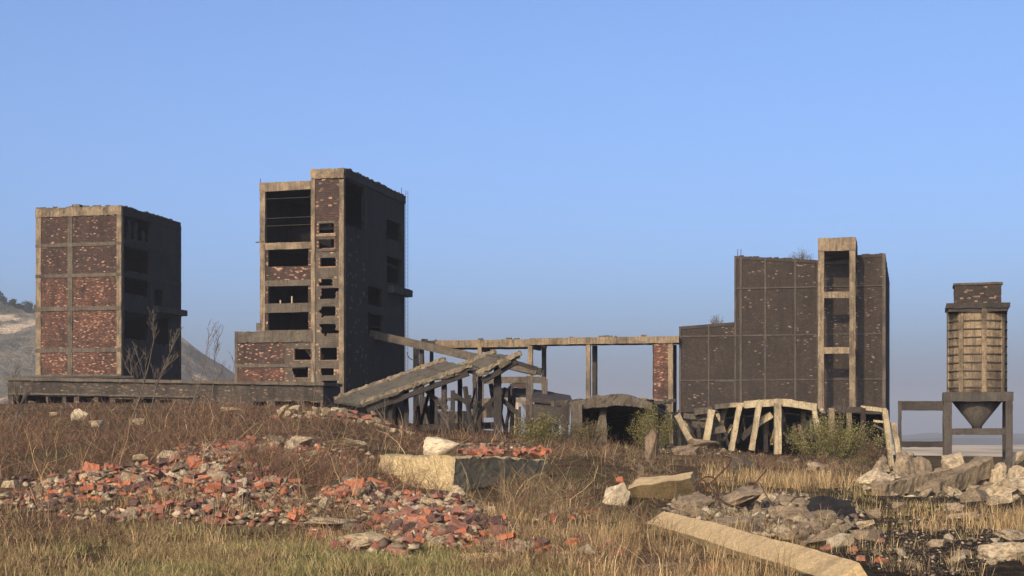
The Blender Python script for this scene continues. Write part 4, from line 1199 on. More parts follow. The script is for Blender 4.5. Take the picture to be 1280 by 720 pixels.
# leaning doorway at the right end
D = 108
e = empty('leaning_doorway', (at(1092, 540, D).x, D, gz1(at(1092, 540, D).x, D)), 'leaning pale concrete doorway frame at the corner of the brick hall', 'ruin')
for (x0, y0, x1, y1, w, mn, nm) in ((1106, 513, 1113.5, 578, .34, 'pale', 'post'), (1116, 528, 1123.5, 570, .34, 'pale', 'post'), (1079, 510, 1078, 560, .3, 'brick_brown', 'brick_post'), (1061, 516, 1061, 556, .3, 'frame_tan', 'post'), (1039, 510, 1040, 556, .4, 'frame_tan', 'post')):
    t_, bt = at(x0, y0, D), at(x1, y1, D)
    mb = MB(); mb.beam(bt - (t_ - bt).normalized() * 0.3, t_, w, w, (0, 1, 0), 0.22, 0.04); wbuild(mb, nm, M[mn], e)
for (x0, y0, x1, y1, w, mn) in ((1076, 509.5, 1108, 513, .28, 'pale'), (1092, 526, 1106, 528, .16, 'pale'), (1092, 531, 1110, 540, .14, 'frame_grey'), (1040, 511, 1078, 512, .35, 'frame_dark')):
    mb = MB(); mb.beam(at(x0, y0, D + 0.1), at(x1, y1, D + 0.1), w, w, seg=0.25, amp=0.04); wbuild(mb, 'lintel', M[mn], e)
mb = MB(); mb.rbox((at(1036, 0, D).x, D + 3.0, -1), (at(1109, 0, D).x + 0.7, D + 3.3, at(0, 516, D).z), 1.0, 0.05); wbuild(mb, 'back_wall', M['soot'], e)
mb = MB(); slab4(mb, at(1040, 512, D), at(1106, 514, D), at(1108, 516, D + 3), at(1042, 514, D + 3), 0.2, 8, 3, 0.05); wbuild(mb, 'roof_slab', M['frame_dark'], e)

# ------------------------------------------------------------------ rocks, bricks and rubble
def rock_mesh(name, mat, seed, cuts=0, flat=1.0, amp=0.06, npts=14):
    r = random.Random(seed)
    bm = bmesh.new()
    for _ in range(npts):
        p = Vector((r.uniform(-1, 1), r.uniform(-1, 1), r.uniform(-1, 1)))
        mx = max(abs(p.x), abs(p.y), abs(p.z))
        p = p / mx * 0.5 * (0.8 + 0.2 * r.random())
        p = p * 0.72 + p.normalized() * 0.5 * 0.28
        p.z *= flat
        bm.verts.new(p)
    res = bmesh.ops.convex_hull(bm, input=bm.verts)
    bad = [g_ for g_ in res['geom_interior'] if isinstance(g_, bmesh.types.BMVert)]
    bmesh.ops.delete(bm, geom=bad, context='VERTS')
    loose = [v_ for v_ in bm.verts if not v_.link_faces]
    bmesh.ops.delete(bm, geom=loose, context='VERTS')
    if cuts:
        bmesh.ops.subdivide_edges(bm, edges=bm.edges[:], cuts=cuts, use_grid_fill=True)
        bmesh.ops.triangulate(bm, faces=bm.faces[:])
        for v_ in bm.verts:
            v_.co += nz(v_.co, 3.0, seed * 3.1) * amp + nz(v_.co, 8.0, seed * 1.7) * amp * 0.6 + nz(v_.co, 21.0, seed * 0.7) * amp * 0.4
    me = bpy.data.meshes.new(name)
    bm.to_mesh(me); bm.free()
    me.materials.append(mat)
    return me

def put(name, me, loc, rot, scale, label, cat, group=None):
    o = bpy.data.objects.new(name, me)
    COL.objects.link(o)
    o.location = loc; o.rotation_euler = rot; o.scale = scale
    return tag(o, label, cat, group)

_seed = [100]
def stone(x, yb, w, h, mat, label, name='boulder', cat='boulder', rz=None, tilt=0.2, dep=0.8, sink=0.25, cuts=5, D=None, z=None, amp=0.06):
    """one individual rock resting at photo point (x, yb), w by h photo pixels"""
    p = hit(x, yb) if D is None else Vector((at(x, 0, D).x, D, gz1(at(x, 0, D).x, D)))
    if z is not None: p.z = z
    k = p.y / F
    _seed[0] += 1
    me = rock_mesh(name, M[mat], _seed[0], cuts, amp=amp)
    hw_, hh = w * k, h * k
    return put(name, me, (p.x, p.y + hw_ * dep * 0.4, p.z + hh * (0.5 - sink)), (rnd.uniform(-tilt, tilt), rnd.uniform(-tilt, tilt), rnd.uniform(-0.5, 0.5) if rz is None else rz), (hw_ * 1.12, hw_ * dep, hh * 1.35), label, cat)

# foundation block with its corner towards the camera
Dc = 44.0
c0, cl, cr = at(568, 570, Dc), at(474, 571, 45.6), at(683, 574, 53.0)
zt_, zb_2 = c0.z, at(0, 612, Dc).z - 0.12
mb = MB()
sdv = 3.3
dl_, dr_ = Vector((cl.x - c0.x, cl.y - c0.y, 0)), Vector((cr.x - c0.x, cr.y - c0.y, 0))
def PBk(i, j, k):
    p = Vector((c0.x, c0.y, 0)) + dl_ * i + dr_ * j
    p.z = zb_2 + (zt_ - zb_2) * k + (0.10 if k < 0.5 else 0) * i - (0.27 if k > 0.5 else 0) * j
    return p
mb.lattice(PBk, 36, 36, 12, lambda p: nz(p, 1.2, sdv) * 0.09 + nz(p, 4.5, sdv) * 0.05 + nz(p, 11, sdv) * 0.03)
o = mb.build('foundation_block', M['block'])
tag(o, 'big yellowish concrete foundation block half buried with brick debris on top', 'concrete block')

# fallen column in the foreground
p0, p1 = hit(826, 662), hit(1062, 722)
p0 += Vector((0, 0.3, 0.12)); p1 += Vector((0.0, -0.1, -0.06))
mb = MB(); mb.beam(p0, p1, 0.48, 0.34, (-0.42, -0.5, 0.75), seg=0.13, amp=0.014, fq=7.0)
mb.v = [tuple(Vector(p) + nz(p, 0.35, 4.0) * 0.03) for p in mb.v]
o = mb.build('fallen_column', M['yellow'])
tag(o, 'long yellowish concrete column lying diagonally in dry grass in the foreground', 'column')

# tilted slab and neighbours
def free_slab(name, near0, near1, far1, far0, th, mat, label, cat, amp=0.05):
    mb = MB(); slab4(mb, near0, near1, far1, far0, th, 20, 14, amp, 0.34)
    mb2 = mb
    return tag(mb2.build(name, M[mat]), label, cat)
g0 = hit(825, 625)
Dk = g0.y
free_slab('broken_slab', at(783, 611, Dk), at(864, 596, Dk - 0.4), at(866, 591, Dk + 2.2), at(800, 597, Dk + 2.4), 0.62, 'yellow', 'tilted thick concrete slab fragment propped up beside the rebar loops', 'slab', 0.08)
stone(770, 632, 30, 32, 'boulder', 'white rounded boulder left of the tilted slab fragment', amp=0.05, tilt=0.4)
stone(775, 611, 11, 8, 'loose_orange', 'orange brick lump on top of the white boulder', 'brick_lump', 'brick', z=hit(770, 632).z + 0.62, D=hit(770, 632).y + 0.3)
stone(551, 569, 46, 22, 'boulder', 'large pale limestone boulder lying on the foundation block', D=45.6, z=zt_, sink=0.1, amp=0.05)
stone(405, 638, 13, 16, 'boulder', 'small cream boulder standing alone left of the centre brick heap')
stone(928, 640, 62, 32, 'chunk_grey', 'big grey broken slab right of the rebar loops', 'broken_slab', 'slab', tilt=0.3)
stone(922, 666, 66, 22, 'chunk_grey', 'flat rubble stone just above the fallen foreground column')
stone(865, 640, 50, 24, 'chunk_grey', 'grey rubble stone under the tilted slab fragment')
stone(985, 650, 46, 20, 'chunk_grey', 'rough grey stone left of the black sooty boulder')
stone(1041, 648, 58, 28, 'chunk_black', 'black sooty boulder among the grey rubble', tilt=0.1)
stone(1030, 648, 34, 18, 'chunk_grey', 'pale grey stone in front of the black sooty boulder', D=hit(1030, 655).y)
stone(1010, 668, 44, 18, 'chunk_grey', 'low grey stone below the black sooty boulder')
stone(982, 676, 24, 20, 'chunk_pale', 'pale stone with a broken top above the end of the fallen column')
stone(1052, 684, 34, 18, 'boulder', 'white broken slab leaning near the red brick bits', 'broken_slab', 'slab', tilt=0.5)
stone(1062, 666, 40, 14, 'chunk_grey', 'dark flat stone right of the low grey stone')
stone(1092, 650, 20, 14, 'chunk_grey', 'small rounded stone beside the green patch')
stone(98, 526, 20, 16, 'boulder', 'pale pointed boulder in brown brush before the long low building')
stone(122, 534, 24, 9, 'chunk_pale', 'flat pale stone right of the pointed boulder in brush')
stone(170, 532, 22, 10, 'chunk_pale', 'pale stone in brown brush below the leftmost tower corner')
stone(66, 520, 10, 6, 'chunk_pale', 'small pale stone left of the pointed boulder in brush')
stone(290, 516, 30, 6, 'chunk_pale', 'long low pale stone in brush before the stair tower')
stone(372, 558, 34, 14, 'chunk_pale', 'big pale mortar lump on top of the left rubble heap')
stone(430, 560, 50, 12, 'chunk_pale', 'long pale slab lying at the right end of the left heap', 'broken_slab', 'slab')
stone(10, 612, 22, 10, 'chunk_pale', 'pale stone at the left edge in brown brush')
stone(275, 628, 26, 6, 'boulder', 'thin white slab in the left rubble heap', 'broken_slab', 'slab')
stone(565, 632, 26, 26, 'chunk_pale', 'pale broken lump below the corner of the foundation block', amp=0.1)
stone(575, 640, 20, 12, 'chunk_pale', 'flat pale stone under the broken lump')
stone(610, 642, 26, 10, 'chunk_pale', 'pale stone right of the centre brick heap')
stone(455, 690, 64, 18, 'chunk_pale', 'wide pale concrete lump in grass below the centre heap', tilt=0.1)
stone(600, 702, 60, 14, 'yellow', 'yellowish flat slab at the foot of the centre heap', 'broken_slab', 'slab', tilt=0.08)
stone(408, 668, 60, 8, 'chunk_pale', 'thin pale slab capping a red brick fragment', 'broken_slab', 'slab', tilt=0.05, z=hit(408, 672).z + 0.18)
stone(412, 676, 56, 11, 'loose_red', 'long fragment of red brick wall under the thin pale slab', 'brick_wall_fragment', 'brickwork', tilt=0.05)
stone(900, 718, 46, 12, 'loose_orange', 'heap of crushed orange brick at the bottom edge', 'brick_lump', 'brick')
stone(830, 714, 70, 9, 'chunk_pale', 'low pale slab in dry grass near the bottom edge', 'broken_slab', 'slab', tilt=0.05)
stone(815, 578, 18, 40, 'stump', 'upright jagged masonry stump before the bunker mouth', 'masonry_stump', 'stump', tilt=0.05, dep=0.8, sink=0.1)
stone(801, 600, 9, 20, 'stump', 'short dark post stump in front of the jagged masonry stump', 'post_stump', 'stump', tilt=0.05, sink=0.1)
stone(934, 592, 42, 22, 'frame_grey', 'squat dark concrete pedestal in the straw behind the rebar', 'pedestal', 'pedestal', tilt=0.03, sink=0.1, rz=0.2)
stone(880, 560, 40, 12, 'chunk_grey', 'rough stone at the foot of the collapsed colonnade')
stone(855, 568, 34, 12, 'chunk_grey', 'low grey stone left of the colonnade foot')
# right rubble by the silo
stone(1250, 612, 22, 34, 'chunk_pale', 'upright pale block at the right edge under the silo', tilt=0.2, sink=0.15)
stone(1272, 612, 22, 30, 'chunk_pale', 'pale upright slab cut by the right edge', tilt=0.2, sink=0.15)
stone(1158, 596, 26, 26, 'chunk_grey', 'tilted square block above the crossing fallen columns', tilt=0.5, sink=0.1)
stone(1198, 594, 34, 26, 'chunk_pale', 'big pale cracked block below the silo hopper', tilt=0.3, sink=0.1)
stone(1134, 594, 26, 32, 'chunk_grey', 'leaning grey block at the foot of the leaning doorway', tilt=0.4, sink=0.1)
stone(1102, 592, 26, 24, 'chunk_pale', 'pale wedge of concrete below the doorway post', tilt=0.5, sink=0.1)
stone(1232, 604, 28, 22, 'chunk_grey', 'grey block under the right silo leg', tilt=0.3)
stone(1272, 582, 24, 22, 'chunk_pale', 'pale block behind the right silo leg', tilt=0.3, D=112, sink=0.0)
stone(1262, 702, 60, 24, 'chunk_pale', 'broad pale slab on black slag at the lower right edge', 'broken_slab', 'slab', tilt=0.12)
stone(1268, 676, 50, 16, 'chunk_pale', 'pale slab behind the lower right slab', 'broken_slab', 'slab', tilt=0.1)
stone(1205, 650, 36, 10, 'chunk_pale', 'low pale stone in straw on the black slag')
stone(1198, 640, 26, 10, 'chunk_pale', 'flat pale stone above the straw strip on slag')
stone(1126, 636, 20, 8, 'chunk_grey', 'grey stone lying on black slag below the fallen column')
for (x0, y0, x1, y1, w, lab) in ((1100, 613, 1184, 596, 0.42, 'left one of two crossing fallen concrete columns by the silo'), (1150, 622, 1232, 582, 0.5, 'right thicker one of two crossing fallen concrete columns by the silo')):
    a_ = hit((x0 + x1) / 2, 618)
    A_, B_ = at(x0, y0, a_.y - 2), at(x1, y1, a_.y + 1.5)
    mb = MB(); mb.beam(A_, B_, w, w, seg=0.13, amp=0.06, fq=5.0)
    mb.v = [tuple(Vector(p) + nz(p, 0.9, 9.0) * 0.1) for p in mb.v]
    tag(mb.build('fallen_column', M['old_column']), lab, 'column')

# low stone wall ruin before the stair tower
a_ = hit(430, 528)
e = empty('stone_wall', a_, 'low ruined rubble stone wall at the foot of the fallen roof', 'wall')
smeshes = [rock_mesh('stone', M[mn], 400 + i, 1, 0.8) for i, mn in enumerate(('chunk_pale', 'chunk_pale', 'boulder', 'chunk_grey', 'loose_red', 'chunk_pale'))]
for row in range(3):
    x = 344 + row * 6
    while x < 512 - row * 5:
        w = rnd.uniform(7, 15)
        if row < 2 or rnd.random() < 0.55:
            p = at(x, 528 - row * 6.2, a_.y + rnd.uniform(-0.2, 0.2))
            p.z = gz1(p.x, p.y) + 0.12 + row * 0.22
            o = bpy.data.objects.new('stone', rnd.choice(smeshes)); COL.objects.link(o)
            o.parent = e; o.location = p - a_; k = a_.y / F
            o.rotation_euler = (rnd.uniform(-.3, .3), rnd.uniform(-.3, .3), rnd.uniform(0, 6)); o.scale = (w * k * 1.2, w * k, 0.34)
        x += w * 0.92

# larger fragments in the heaps
for (x, y, w, h, mn, lab, nm, ct_) in (
        (112, 596, 30, 16, 'loose_orange', 'crumbling orange brick fragment at the left of the left heap', 'brick_wall_fragment', 'brickwork'),
        (150, 604, 22, 13, 'loose_red', 'red brick fragment beside the crumbling orange one', 'brick_wall_fragment', 'brickwork'),
        (210, 578, 30, 16, 'chunk_pale', 'large pale mortar block on the crest of the left heap', 'mortar_block', 'stone'),
        (176, 620, 34, 14, 'loose_sooty', 'broad pinkish sooty brick slab in the left heap middle', 'brick_wall_fragment', 'brickwork'),
        (248, 590, 34, 18, 'loose_orange', 'big orange brick fragment right of the crest block', 'brick_wall_fragment', 'brickwork'),
        (300, 566, 36, 16, 'loose_red', 'red brick fragment on the upper right of the left heap', 'brick_wall_fragment', 'brickwork'),
        (272, 604, 30, 15, 'chunk_pale', 'pale mortar block in the middle of the left heap', 'mortar_block', 'stone'),
        (318, 600, 28, 14, 'loose_sooty', 'dark brick fragment low on the right of the left heap', 'brick_wall_fragment', 'brickwork'),
        (205, 640, 26, 12, 'loose_orange', 'orange brick fragment at the foot of the left heap', 'brick_wall_fragment', 'brickwork'),
        (345, 556, 26, 10, 'chunk_grey', 'grey slab tilted on the right crest of the left heap', 'mortar_block', 'stone'),
        (375, 556, 20, 9, 'loose_orange', 'orange lump beside the pale mortar lump on the heap', 'brick_wall_fragment', 'brickwork'),
        (436, 626, 38, 20, 'loose_orange', 'big crumbling orange brick fragment left of the centre heap', 'brick_wall_fragment', 'brickwork'),
        (470, 616, 30, 14, 'loose_orange', 'orange brick fragment below the left edge of the foundation block', 'brick_wall_fragment', 'brickwork'),
        (492, 642, 28, 16, 'loose_red', 'red brick fragment standing in the centre heap', 'brick_wall_fragment', 'brickwork'),
        (520, 660, 36, 16, 'loose_red', 'dull red masonry fragment low in the centre heap', 'brick_wall_fragment', 'brickwork'),
        (614, 668, 34, 20, 'loose_sooty', 'dark masonry fragment at the right end of the centre heap', 'brick_wall_fragment', 'brickwork'),
        (540, 636, 30, 12, 'chunk_pale', 'pale mortar block high in the centre heap', 'mortar_block', 'stone'),
        (580, 684, 44, 12, 'loose_sooty', 'long row of dark bricks still bonded at the heap foot', 'brick_wall_fragment', 'brickwork'),
        (640, 694, 40, 10, 'loose_red', 'bonded red brick fragment in straw right of the centre heap', 'brick_wall_fragment', 'brickwork')):
    stone(x, y, w, h, mn, lab, nm, ct_, tilt=0.35, sink=0.2, amp=0.09)

# loose bricks
def brick_mesh(name, mat, L_, seed):
    mb = MB()
    sd = seed * 7.7
    mb.lattice(lambda i, j, k: ((i - 0.5) * L_, (j - 0.5) * 0.125, (k - 0.5) * 0.07), 3 if L_ > 0.15 else 2, 2, 1, lambda p: nz(p, 9, sd) * 0.016 + nz(p, 31, sd) * 0.006)
    o = mb.build(name, mat)
    me = o.data
    bpy.data.objects.remove(o)
    return me
BM = {c: [brick_mesh('brick', M['loose_' + c], L_, i + 1) for i, L_ in enumerate((0.26, 0.25, 0.17, 0.12))] for c in ('orange', 'red', 'sooty')}
LH = HEAPS[1:8] + HEAPS[15:17] + HEAPS[18:19]; CH = HEAPS[8:12] + HEAPS[17:18] + HEAPS[19:]
def pick(heaps):
    w = [h[2] * h[3] * h[4] for h in heaps]
    h = rnd.choices(heaps, w)[0]
    while True:
        u, v_ = rnd.uniform(-1, 1), rnd.uniform(-1, 1)
        if u * u + v_ * v_ < 1: return h[0] + u * h[2], h[1] + v_ * h[3]
TXT = {'orange': 'bright orange brick', 'red': 'dull red brick', 'sooty': 'dark sooty brick'}
def spot(x, y, grp):
    """which corner of its heap a piece lies in"""
    if grp == 'left heap':
        h_ = 'at the left end' if x < 130 else 'left of the middle' if x < 220 else 'right of the middle' if x < 310 else 'at the right end'
        v_ = 'on the crest' if y < 580 else 'halfway down' if y < 620 else 'at the foot'
        return v_ + ' of the left heap ' + h_
    h_ = 'at the left end' if x < 450 else 'in the middle' if x < 545 else 'at the right end'
    v_ = 'high' if y < 640 else 'midway' if y < 664 else 'low'
    return v_ + ' in the centre heap ' + h_
for (heaps, n, where, grp) in ((LH, 160, 'lying in the wide rubble heap on the left', 'left heap'), (CH, 115, 'lying in the rubble heap below the foundation block', 'centre heap')):
    for q in range(n):
        x, y = pick(heaps)
        p = hit(x, y)
        c = rnd.choices(('orange', 'red', 'sooty'), (0.27, 0.38, 0.35))[0]
        s_ = rnd.uniform(0.95, 1.35)
        mi_ = rnd.randrange(4)
        put('brick', BM[c][mi_], (p.x, p.y, p.z + rnd.uniform(0.0, 0.16)), (rnd.gauss(0, 0.35), rnd.gauss(0, 0.3), rnd.uniform(0, 3.14)), (s_, s_, s_ * rnd.uniform(1, 1.4)),
            ('whole ', 'whole ', 'broken ', 'small broken ')[mi_] + TXT[c] + ' ' + spot(x, y, grp), 'brick', c + ' bricks in the ' + grp)
for q in range(34):
    x = rnd.uniform(560, 690)
    Dq = 45.3 + rnd.uniform(0, 6.0)
    px_ = at(x, 0, Dq)
    zz = max(gz1(px_.x, Dq), zt_) + rnd.uniform(0.02, 0.14)
    c = rnd.choice(('orange', 'orange', 'red'))
    put('brick', rnd.choice(BM[c]), (px_.x, Dq, zz), (rnd.gauss(0, 0.3), rnd.gauss(0, 0.3), rnd.uniform(0, 3.14)), (1.3, 1.3, 1.3), TXT[c] + (' on the left' if x < 600 else ' in the middle' if x < 650 else ' on the right') + (' front' if Dq < 48.3 else ' back') + ' of the debris on the foundation block', 'brick', c + ' bricks on the foundation block')
for q in range(9):
    p = hit(rnd.uniform(1030, 1120), rnd.uniform(664, 716))
    put('brick', rnd.choice(BM['red' if q % 2 else 'orange']), (p.x, p.y, p.z + 0.03), (rnd.gauss(0, 0.2), rnd.gauss(0, 0.2), rnd.uniform(0, 3.14)), (1.1, 1.1, 1.1),
        ('red' if q % 2 else 'orange') + ' brick on slag near the white leaning slab', 'brick', ('red' if q % 2 else 'orange') + ' bricks on the slag')

CM = {mn: [rock_mesh('rubble_stone', M[mn], 200 + 10 * k + i, 1, 0.85, 0.05, 12) for i in range(5)] for k, mn in enumerate(('chunk_pale', 'chunk_grey', 'chunk_black', 'boulder'))}
KT = {'chunk_pale': 'pale', 'chunk_grey': 'grey', 'boulder': 'whitish', 'chunk_black': 'black'}
def scatter(n, heaps, smin, smax, kinds, label, group):
    for q in range(n):
        x, y = pick(heaps)
        p = hit(x, y)
        s_ = smin + (smax - smin) * rnd.random() ** 2
        kd = rnd.choice(kinds)
        f1 = (s_ - smin) / (smax - smin)
        size_ = 'small ' if f1 < 0.15 else 'middling ' if f1 < 0.5 else 'big '
        x0_, x1_ = min(h[0] - h[2] for h in heaps), max(h[0] + h[2] for h in heaps)
        if ' in the left heap' in group or 'centre heap' in group:
            lb = size_ + KT[kd] + ' mortar lump ' + spot(x, y, group[13:])
        else:
            tx = (x - x0_) / (x1_ - x0_)
            lb = size_ + KT[kd] + ' ' + label + (', left end' if tx < 0.25 else ', middle left' if tx < 0.5 else ', middle right' if tx < 0.75 else ', right end')
        put('rubble_stone', rnd.choice(CM[kd]), (p.x, p.y, p.z + s_ * 0.12), (rnd.uniform(-.5, .5), rnd.uniform(-.5, .5), rnd.uniform(0, 6)), (s_ * rnd.uniform(1, 1.5), s_, s_ * rnd.uniform(0.5, 0.9)), lb, 'stone', group)
scatter(110, LH + HEAPS[13:15], 0.12, 0.5, ('chunk_pale', 'chunk_pale', 'chunk_grey', 'boulder'), 'broken mortar or concrete lump in the wide rubble heap on the left', 'lumps in the left heap')
scatter(50, CH, 0.12, 0.42, ('chunk_pale', 'chunk_pale', 'chunk_grey', 'boulder'), 'broken mortar or concrete lump in the heap below the foundation block', 'lumps in the centre heap')
scatter(46, [(950, 640, 90, 20, 1), (1030, 665, 60, 22, 1)], 0.2, 0.75, ('chunk_grey', 'chunk_grey', 'chunk_pale'), 'stone in rubble behind the foreground column', 'stones behind the foreground column')
scatter(110, [(1170, 608, 84, 14, 1), (1240, 614, 45, 18, 1), (1140, 590, 40, 8, .6)], 0.25, 1.0, ('chunk_grey', 'chunk_pale', 'chunk_pale'), 'concrete piece in the pile below the silo', 'rubble pile below the silo')
scatter(26, [(1180, 680, 100, 34, 1)], 0.1, 0.36, ('chunk_pale', 'boulder', 'chunk_grey'), 'stone scattered on the black slag', 'stones on the slag')
scatter(24, [(900, 562, 70, 8, 1), (1010, 580, 60, 8, 1)], 0.3, 0.9, ('chunk_grey', 'chunk_grey', 'chunk_pale'), 'debris stone before the collapsed colonnade', 'debris before the colonnade')

# crumbs too small and many to count
def crumbs(name, label, heaps, n, smin, smax, palette, cat='rubble'):
    oct_v = np.array([[1, 0, 0], [-1, 0, 0], [0, 1, 0], [0, -1, 0], [0, 0, 1], [0, 0, -1]], float)
    oct_f = np.array([[0, 2, 4], [2, 1, 4], [1, 3, 4], [3, 0, 4], [2, 0, 5], [1, 2, 5], [3, 1, 5], [0, 3, 5]])
    V, Fc, Tn = [], [], []
    for i in range(n):
        x, y = pick(heaps)
        Dq = None
        X, Y, Z = hit(x, y)
        s_ = smin + (smax - smin) * rnd.random() ** 3
        vv = (oct_v + rng.normal(0, 0.28, (6, 3))) * s_ * np.array([rnd.uniform(0.7, 1.6), rnd.uniform(0.7, 1.3), rnd.uniform(0.4, 0.9)])
        a = rnd.uniform(0, 6.28); ca, sa = math.cos(a), math.sin(a)
        vv = vv @ np.array([[ca, sa, 0], [-sa, ca, 0], [0, 0, 1]])
        V.append(vv + np.array([X, Y, Z + s_ * 0.25])); Fc.append(oct_f + 6 * i)
        c = np.array(rnd.choice(palette)) * rnd.uniform(0.6, 1.2)
        Tn.append(np.tile(c, (6, 1)))
    o = fast_mesh(name, np.concatenate(V), np.concatenate(Fc), M['crumb'], np.concatenate(Tn))
    return tag(o, label, cat, kind='stuff')
m, nt, out = new_mat('crumbs')
g = NT(nt)
at_ = g.n('ShaderNodeAttribute', attribute_name='tint')
c = g.mix(g.mapr(g.noise(g.coords(False), 12, 4, 0.7), 0.35, 0.7, 0, 0.6), at_.outputs['Color'], (0.07, 0.05, 0.038))
g.surf(out, c, 1.0, None, 0.0)
M['crumb'] = m
PAL_B = [(0.38, 0.13, 0.065), (0.26, 0.095, 0.06), (0.2, 0.085, 0.06), (0.42, 0.33, 0.21), (0.4, 0.32, 0.21), (0.33, 0.26, 0.17), (0.24, 0.19, 0.13), (0.16, 0.11, 0.08), (0.1, 0.075, 0.055)]
PAL_C = [(0.4, 0.33, 0.22), (0.3, 0.24, 0.16), (0.2, 0.16, 0.11), (0.14, 0.12, 0.09), (0.08, 0.06, 0.05)]
PAL_K = [(0.04, 0.034, 0.028), (0.06, 0.05, 0.042), (0.05, 0.042, 0.035), (0.04, 0.034, 0.028), (0.075, 0.062, 0.05), (0.4, 0.33, 0.24), (0.1, 0.08, 0.06), (0.2, 0.15, 0.1), (0.05, 0.04, 0.034)]
crumbs('brick_crumbs', 'crushed red brick and mortar crumbs covering the left and centre heaps', HEAPS, 11000, 0.02, 0.13, PAL_B)
crumbs('stone_crumbs', 'small grey rubble crumbs behind the foreground column', [(950, 645, 130, 28, 1), (1180, 606, 110, 18, 1), (910, 562, 90, 10, 1)], 3200, 0.03, 0.15, PAL_C)
crumbs('slag_crumbs', 'loose black slag with pale crumbs on the lower right ground', [(1170, 672, 120, 50, 1), (1080, 600, 60, 20, 0.5)], 4200, 0.01, 0.045, PAL_K)

# rebar loops
e = empty('rebar_tangle', hit(885, 636), 'tangle of rusty rebar loops sticking out of grey rubble', 'rebar')
Dq = hit(885, 636).y
def rebar(pts, r=0.02):
    P = [at(x, y, Dq + d) for (x, y, d) in pts]
    Q = []
    for i in range(len(P) - 1):
        a0, a1, a2, a3 = P[max(i - 1, 0)], P[i], P[i + 1], P[min(i + 2, len(P) - 1)]
        for t in (0, .25, .5, .75):
            Q.append(0.5 * ((2 * a1) + (a2 - a0) * t + (2 * a0 - 5 * a1 + 4 * a2 - a3) * t * t + (3 * a1 - a0 - 3 * a2 + a3) * t ** 3))
    Q.append(P[-1])
    mb = MB(); mb.tube(Q, [r] * len(Q), 5); wbuild(mb, 'rebar', M['rust'], e)
rebar([(860, 632, 0), (868, 610, 0), (880, 597, .2), (893, 598, .4), (897, 612, .3), (892, 632, 0)])
rebar([(850, 634, .5), (872, 618, .3), (892, 600, .1), (908, 584, -.2), (914, 573, -.3), (902, 570, -.3)])
rebar([(875, 640, 0), (878, 616, .2), (888, 604, .4), (896, 610, .3), (900, 634, 0)])
rebar([(866, 606, .2), (878, 600, .1), (890, 612, .1), (906, 628, 0), (930, 636, -.3)])
rebar([(920, 640, 0), (926, 624, .1), (922, 616, .1)])
rebar([(940, 616, .2), (946, 602, .3), (958, 588, .5)])
rebar([(988, 628, .2), (994, 622, .2), (1006, 621, .4)])
rebar([(950, 604, .2), (956, 616, 0), (966, 632, -.2)], 0.015)

# ------------------------------------------------------------------ vegetation
def field(n, c0, c1, d0, d1):
    """random ground points between two sight columns and two distances, evenly spread as seen"""
    c = rng.uniform(c0, c1, n)
    d = d0 * (d1 / d0) ** rng.random(n)
    X = (c - 640) / F * d
    Z = ground(X, d)
    return c, X, d, Z, HY - (Z - EYE) / d * F

def tints(n, pal, jit=0.25):
    pal = np.array(pal)
    a = pal[rng.integers(0, len(pal), n)]
    return a * rng.uniform(1 - jit, 1 + jit, (n, 1))

def grass(name, label, X, Y, Z, h, w, lean, tn, mat='plant', cat='grass', ph=None):
    n = len(X)
    th = rng.uniform(0, 2 * np.pi, n)
    dx, dy = np.cos(th), np.sin(th)
    ph = rng.uniform(0, 2 * np.pi, n) if ph is None else ph
    lx, ly = np.cos(ph) * lean * h, np.sin(ph) * lean * h
    B = np.stack([X, Y, Z - 0.03], 1)
    W = np.stack([dx, dy, np.zeros(n)], 1) * (w[:, None] * 0.5)
    Mi = B + np.stack([lx * 0.35, ly * 0.35, h * 0.6], 1)
    Tp = B + np.stack([lx, ly, h * np.clip(1 - lean * 0.5, 0.3, 1)], 1)
    V = np.stack([B - W, B + W, Mi - W * 0.75, Mi + W * 0.75, Tp], 1).reshape(-1, 3)
    o5 = (np.arange(n) * 5)[:, None]
    Fc = np.concatenate([o5 + np.array([[0, 1, 3]]), o5 + np.array([[0, 3, 2]]), o5 + np.array([[2, 3, 4]])], 0)
    tt = np.repeat(tn, 5, 0)
    o = fast_mesh(name, V, Fc, M[mat], tt)
    return tag(o, label, cat, kind='stuff')

def twigs(name, label, X, Y, Z, ln, w, tn, arch=0.6, up=0.8, seg=4, cat='brush'):
    """arching dry stems as thin crossed ribbons"""
    n = len(X)
    ph = rng.uniform(0, 2 * np.pi, n)
    d = np.stack([np.cos(ph), np.sin(ph), rng.uniform(0.3, 1.0, n) * up * 1.6], 1)
    d /= np.linalg.norm(d, axis=1, keepdims=True)
    p = np.stack([X, Y, Z - 0.05], 1)
    P = [p]
    for k in range(seg):
        d = d + rng.normal(0, 0.28, (n, 3)) + np.array([0, 0, -arch / seg])
        d /= np.linalg.norm(d, axis=1, keepdims=True)
        p = p + d * (ln / seg)[:, None]
        P.append(p)
    th = rng.uniform(0, 2 * np.pi, n)
    side_ = np.stack([np.cos(th), np.sin(th), rng.uniform(-0.7, 0.7, n)], 1)
    V = []
    for k, q in enumerate(P):
        ww = (w * (1 - 0.75 * k / seg) * 0.5)[:, None]
        V += [q - side_ * ww, q + side_ * ww]
    m_ = 2 * (seg + 1)
    V = np.stack(V, 1).reshape(-1, 3)
    o_ = (np.arange(n) * m_)[:, None]
    Fc = np.concatenate([o_ + np.array([[2 * k, 2 * k + 1, 2 * k + 3, 2 * k + 2]]) for k in range(seg)], 0)
    o = fast_mesh(name, V, Fc, M['plant'], np.repeat(tn, m_, 0))
    return tag(o, label, cat, kind='stuff')

def keep(mask, *arrs):
    return [a[mask] for a in arrs]

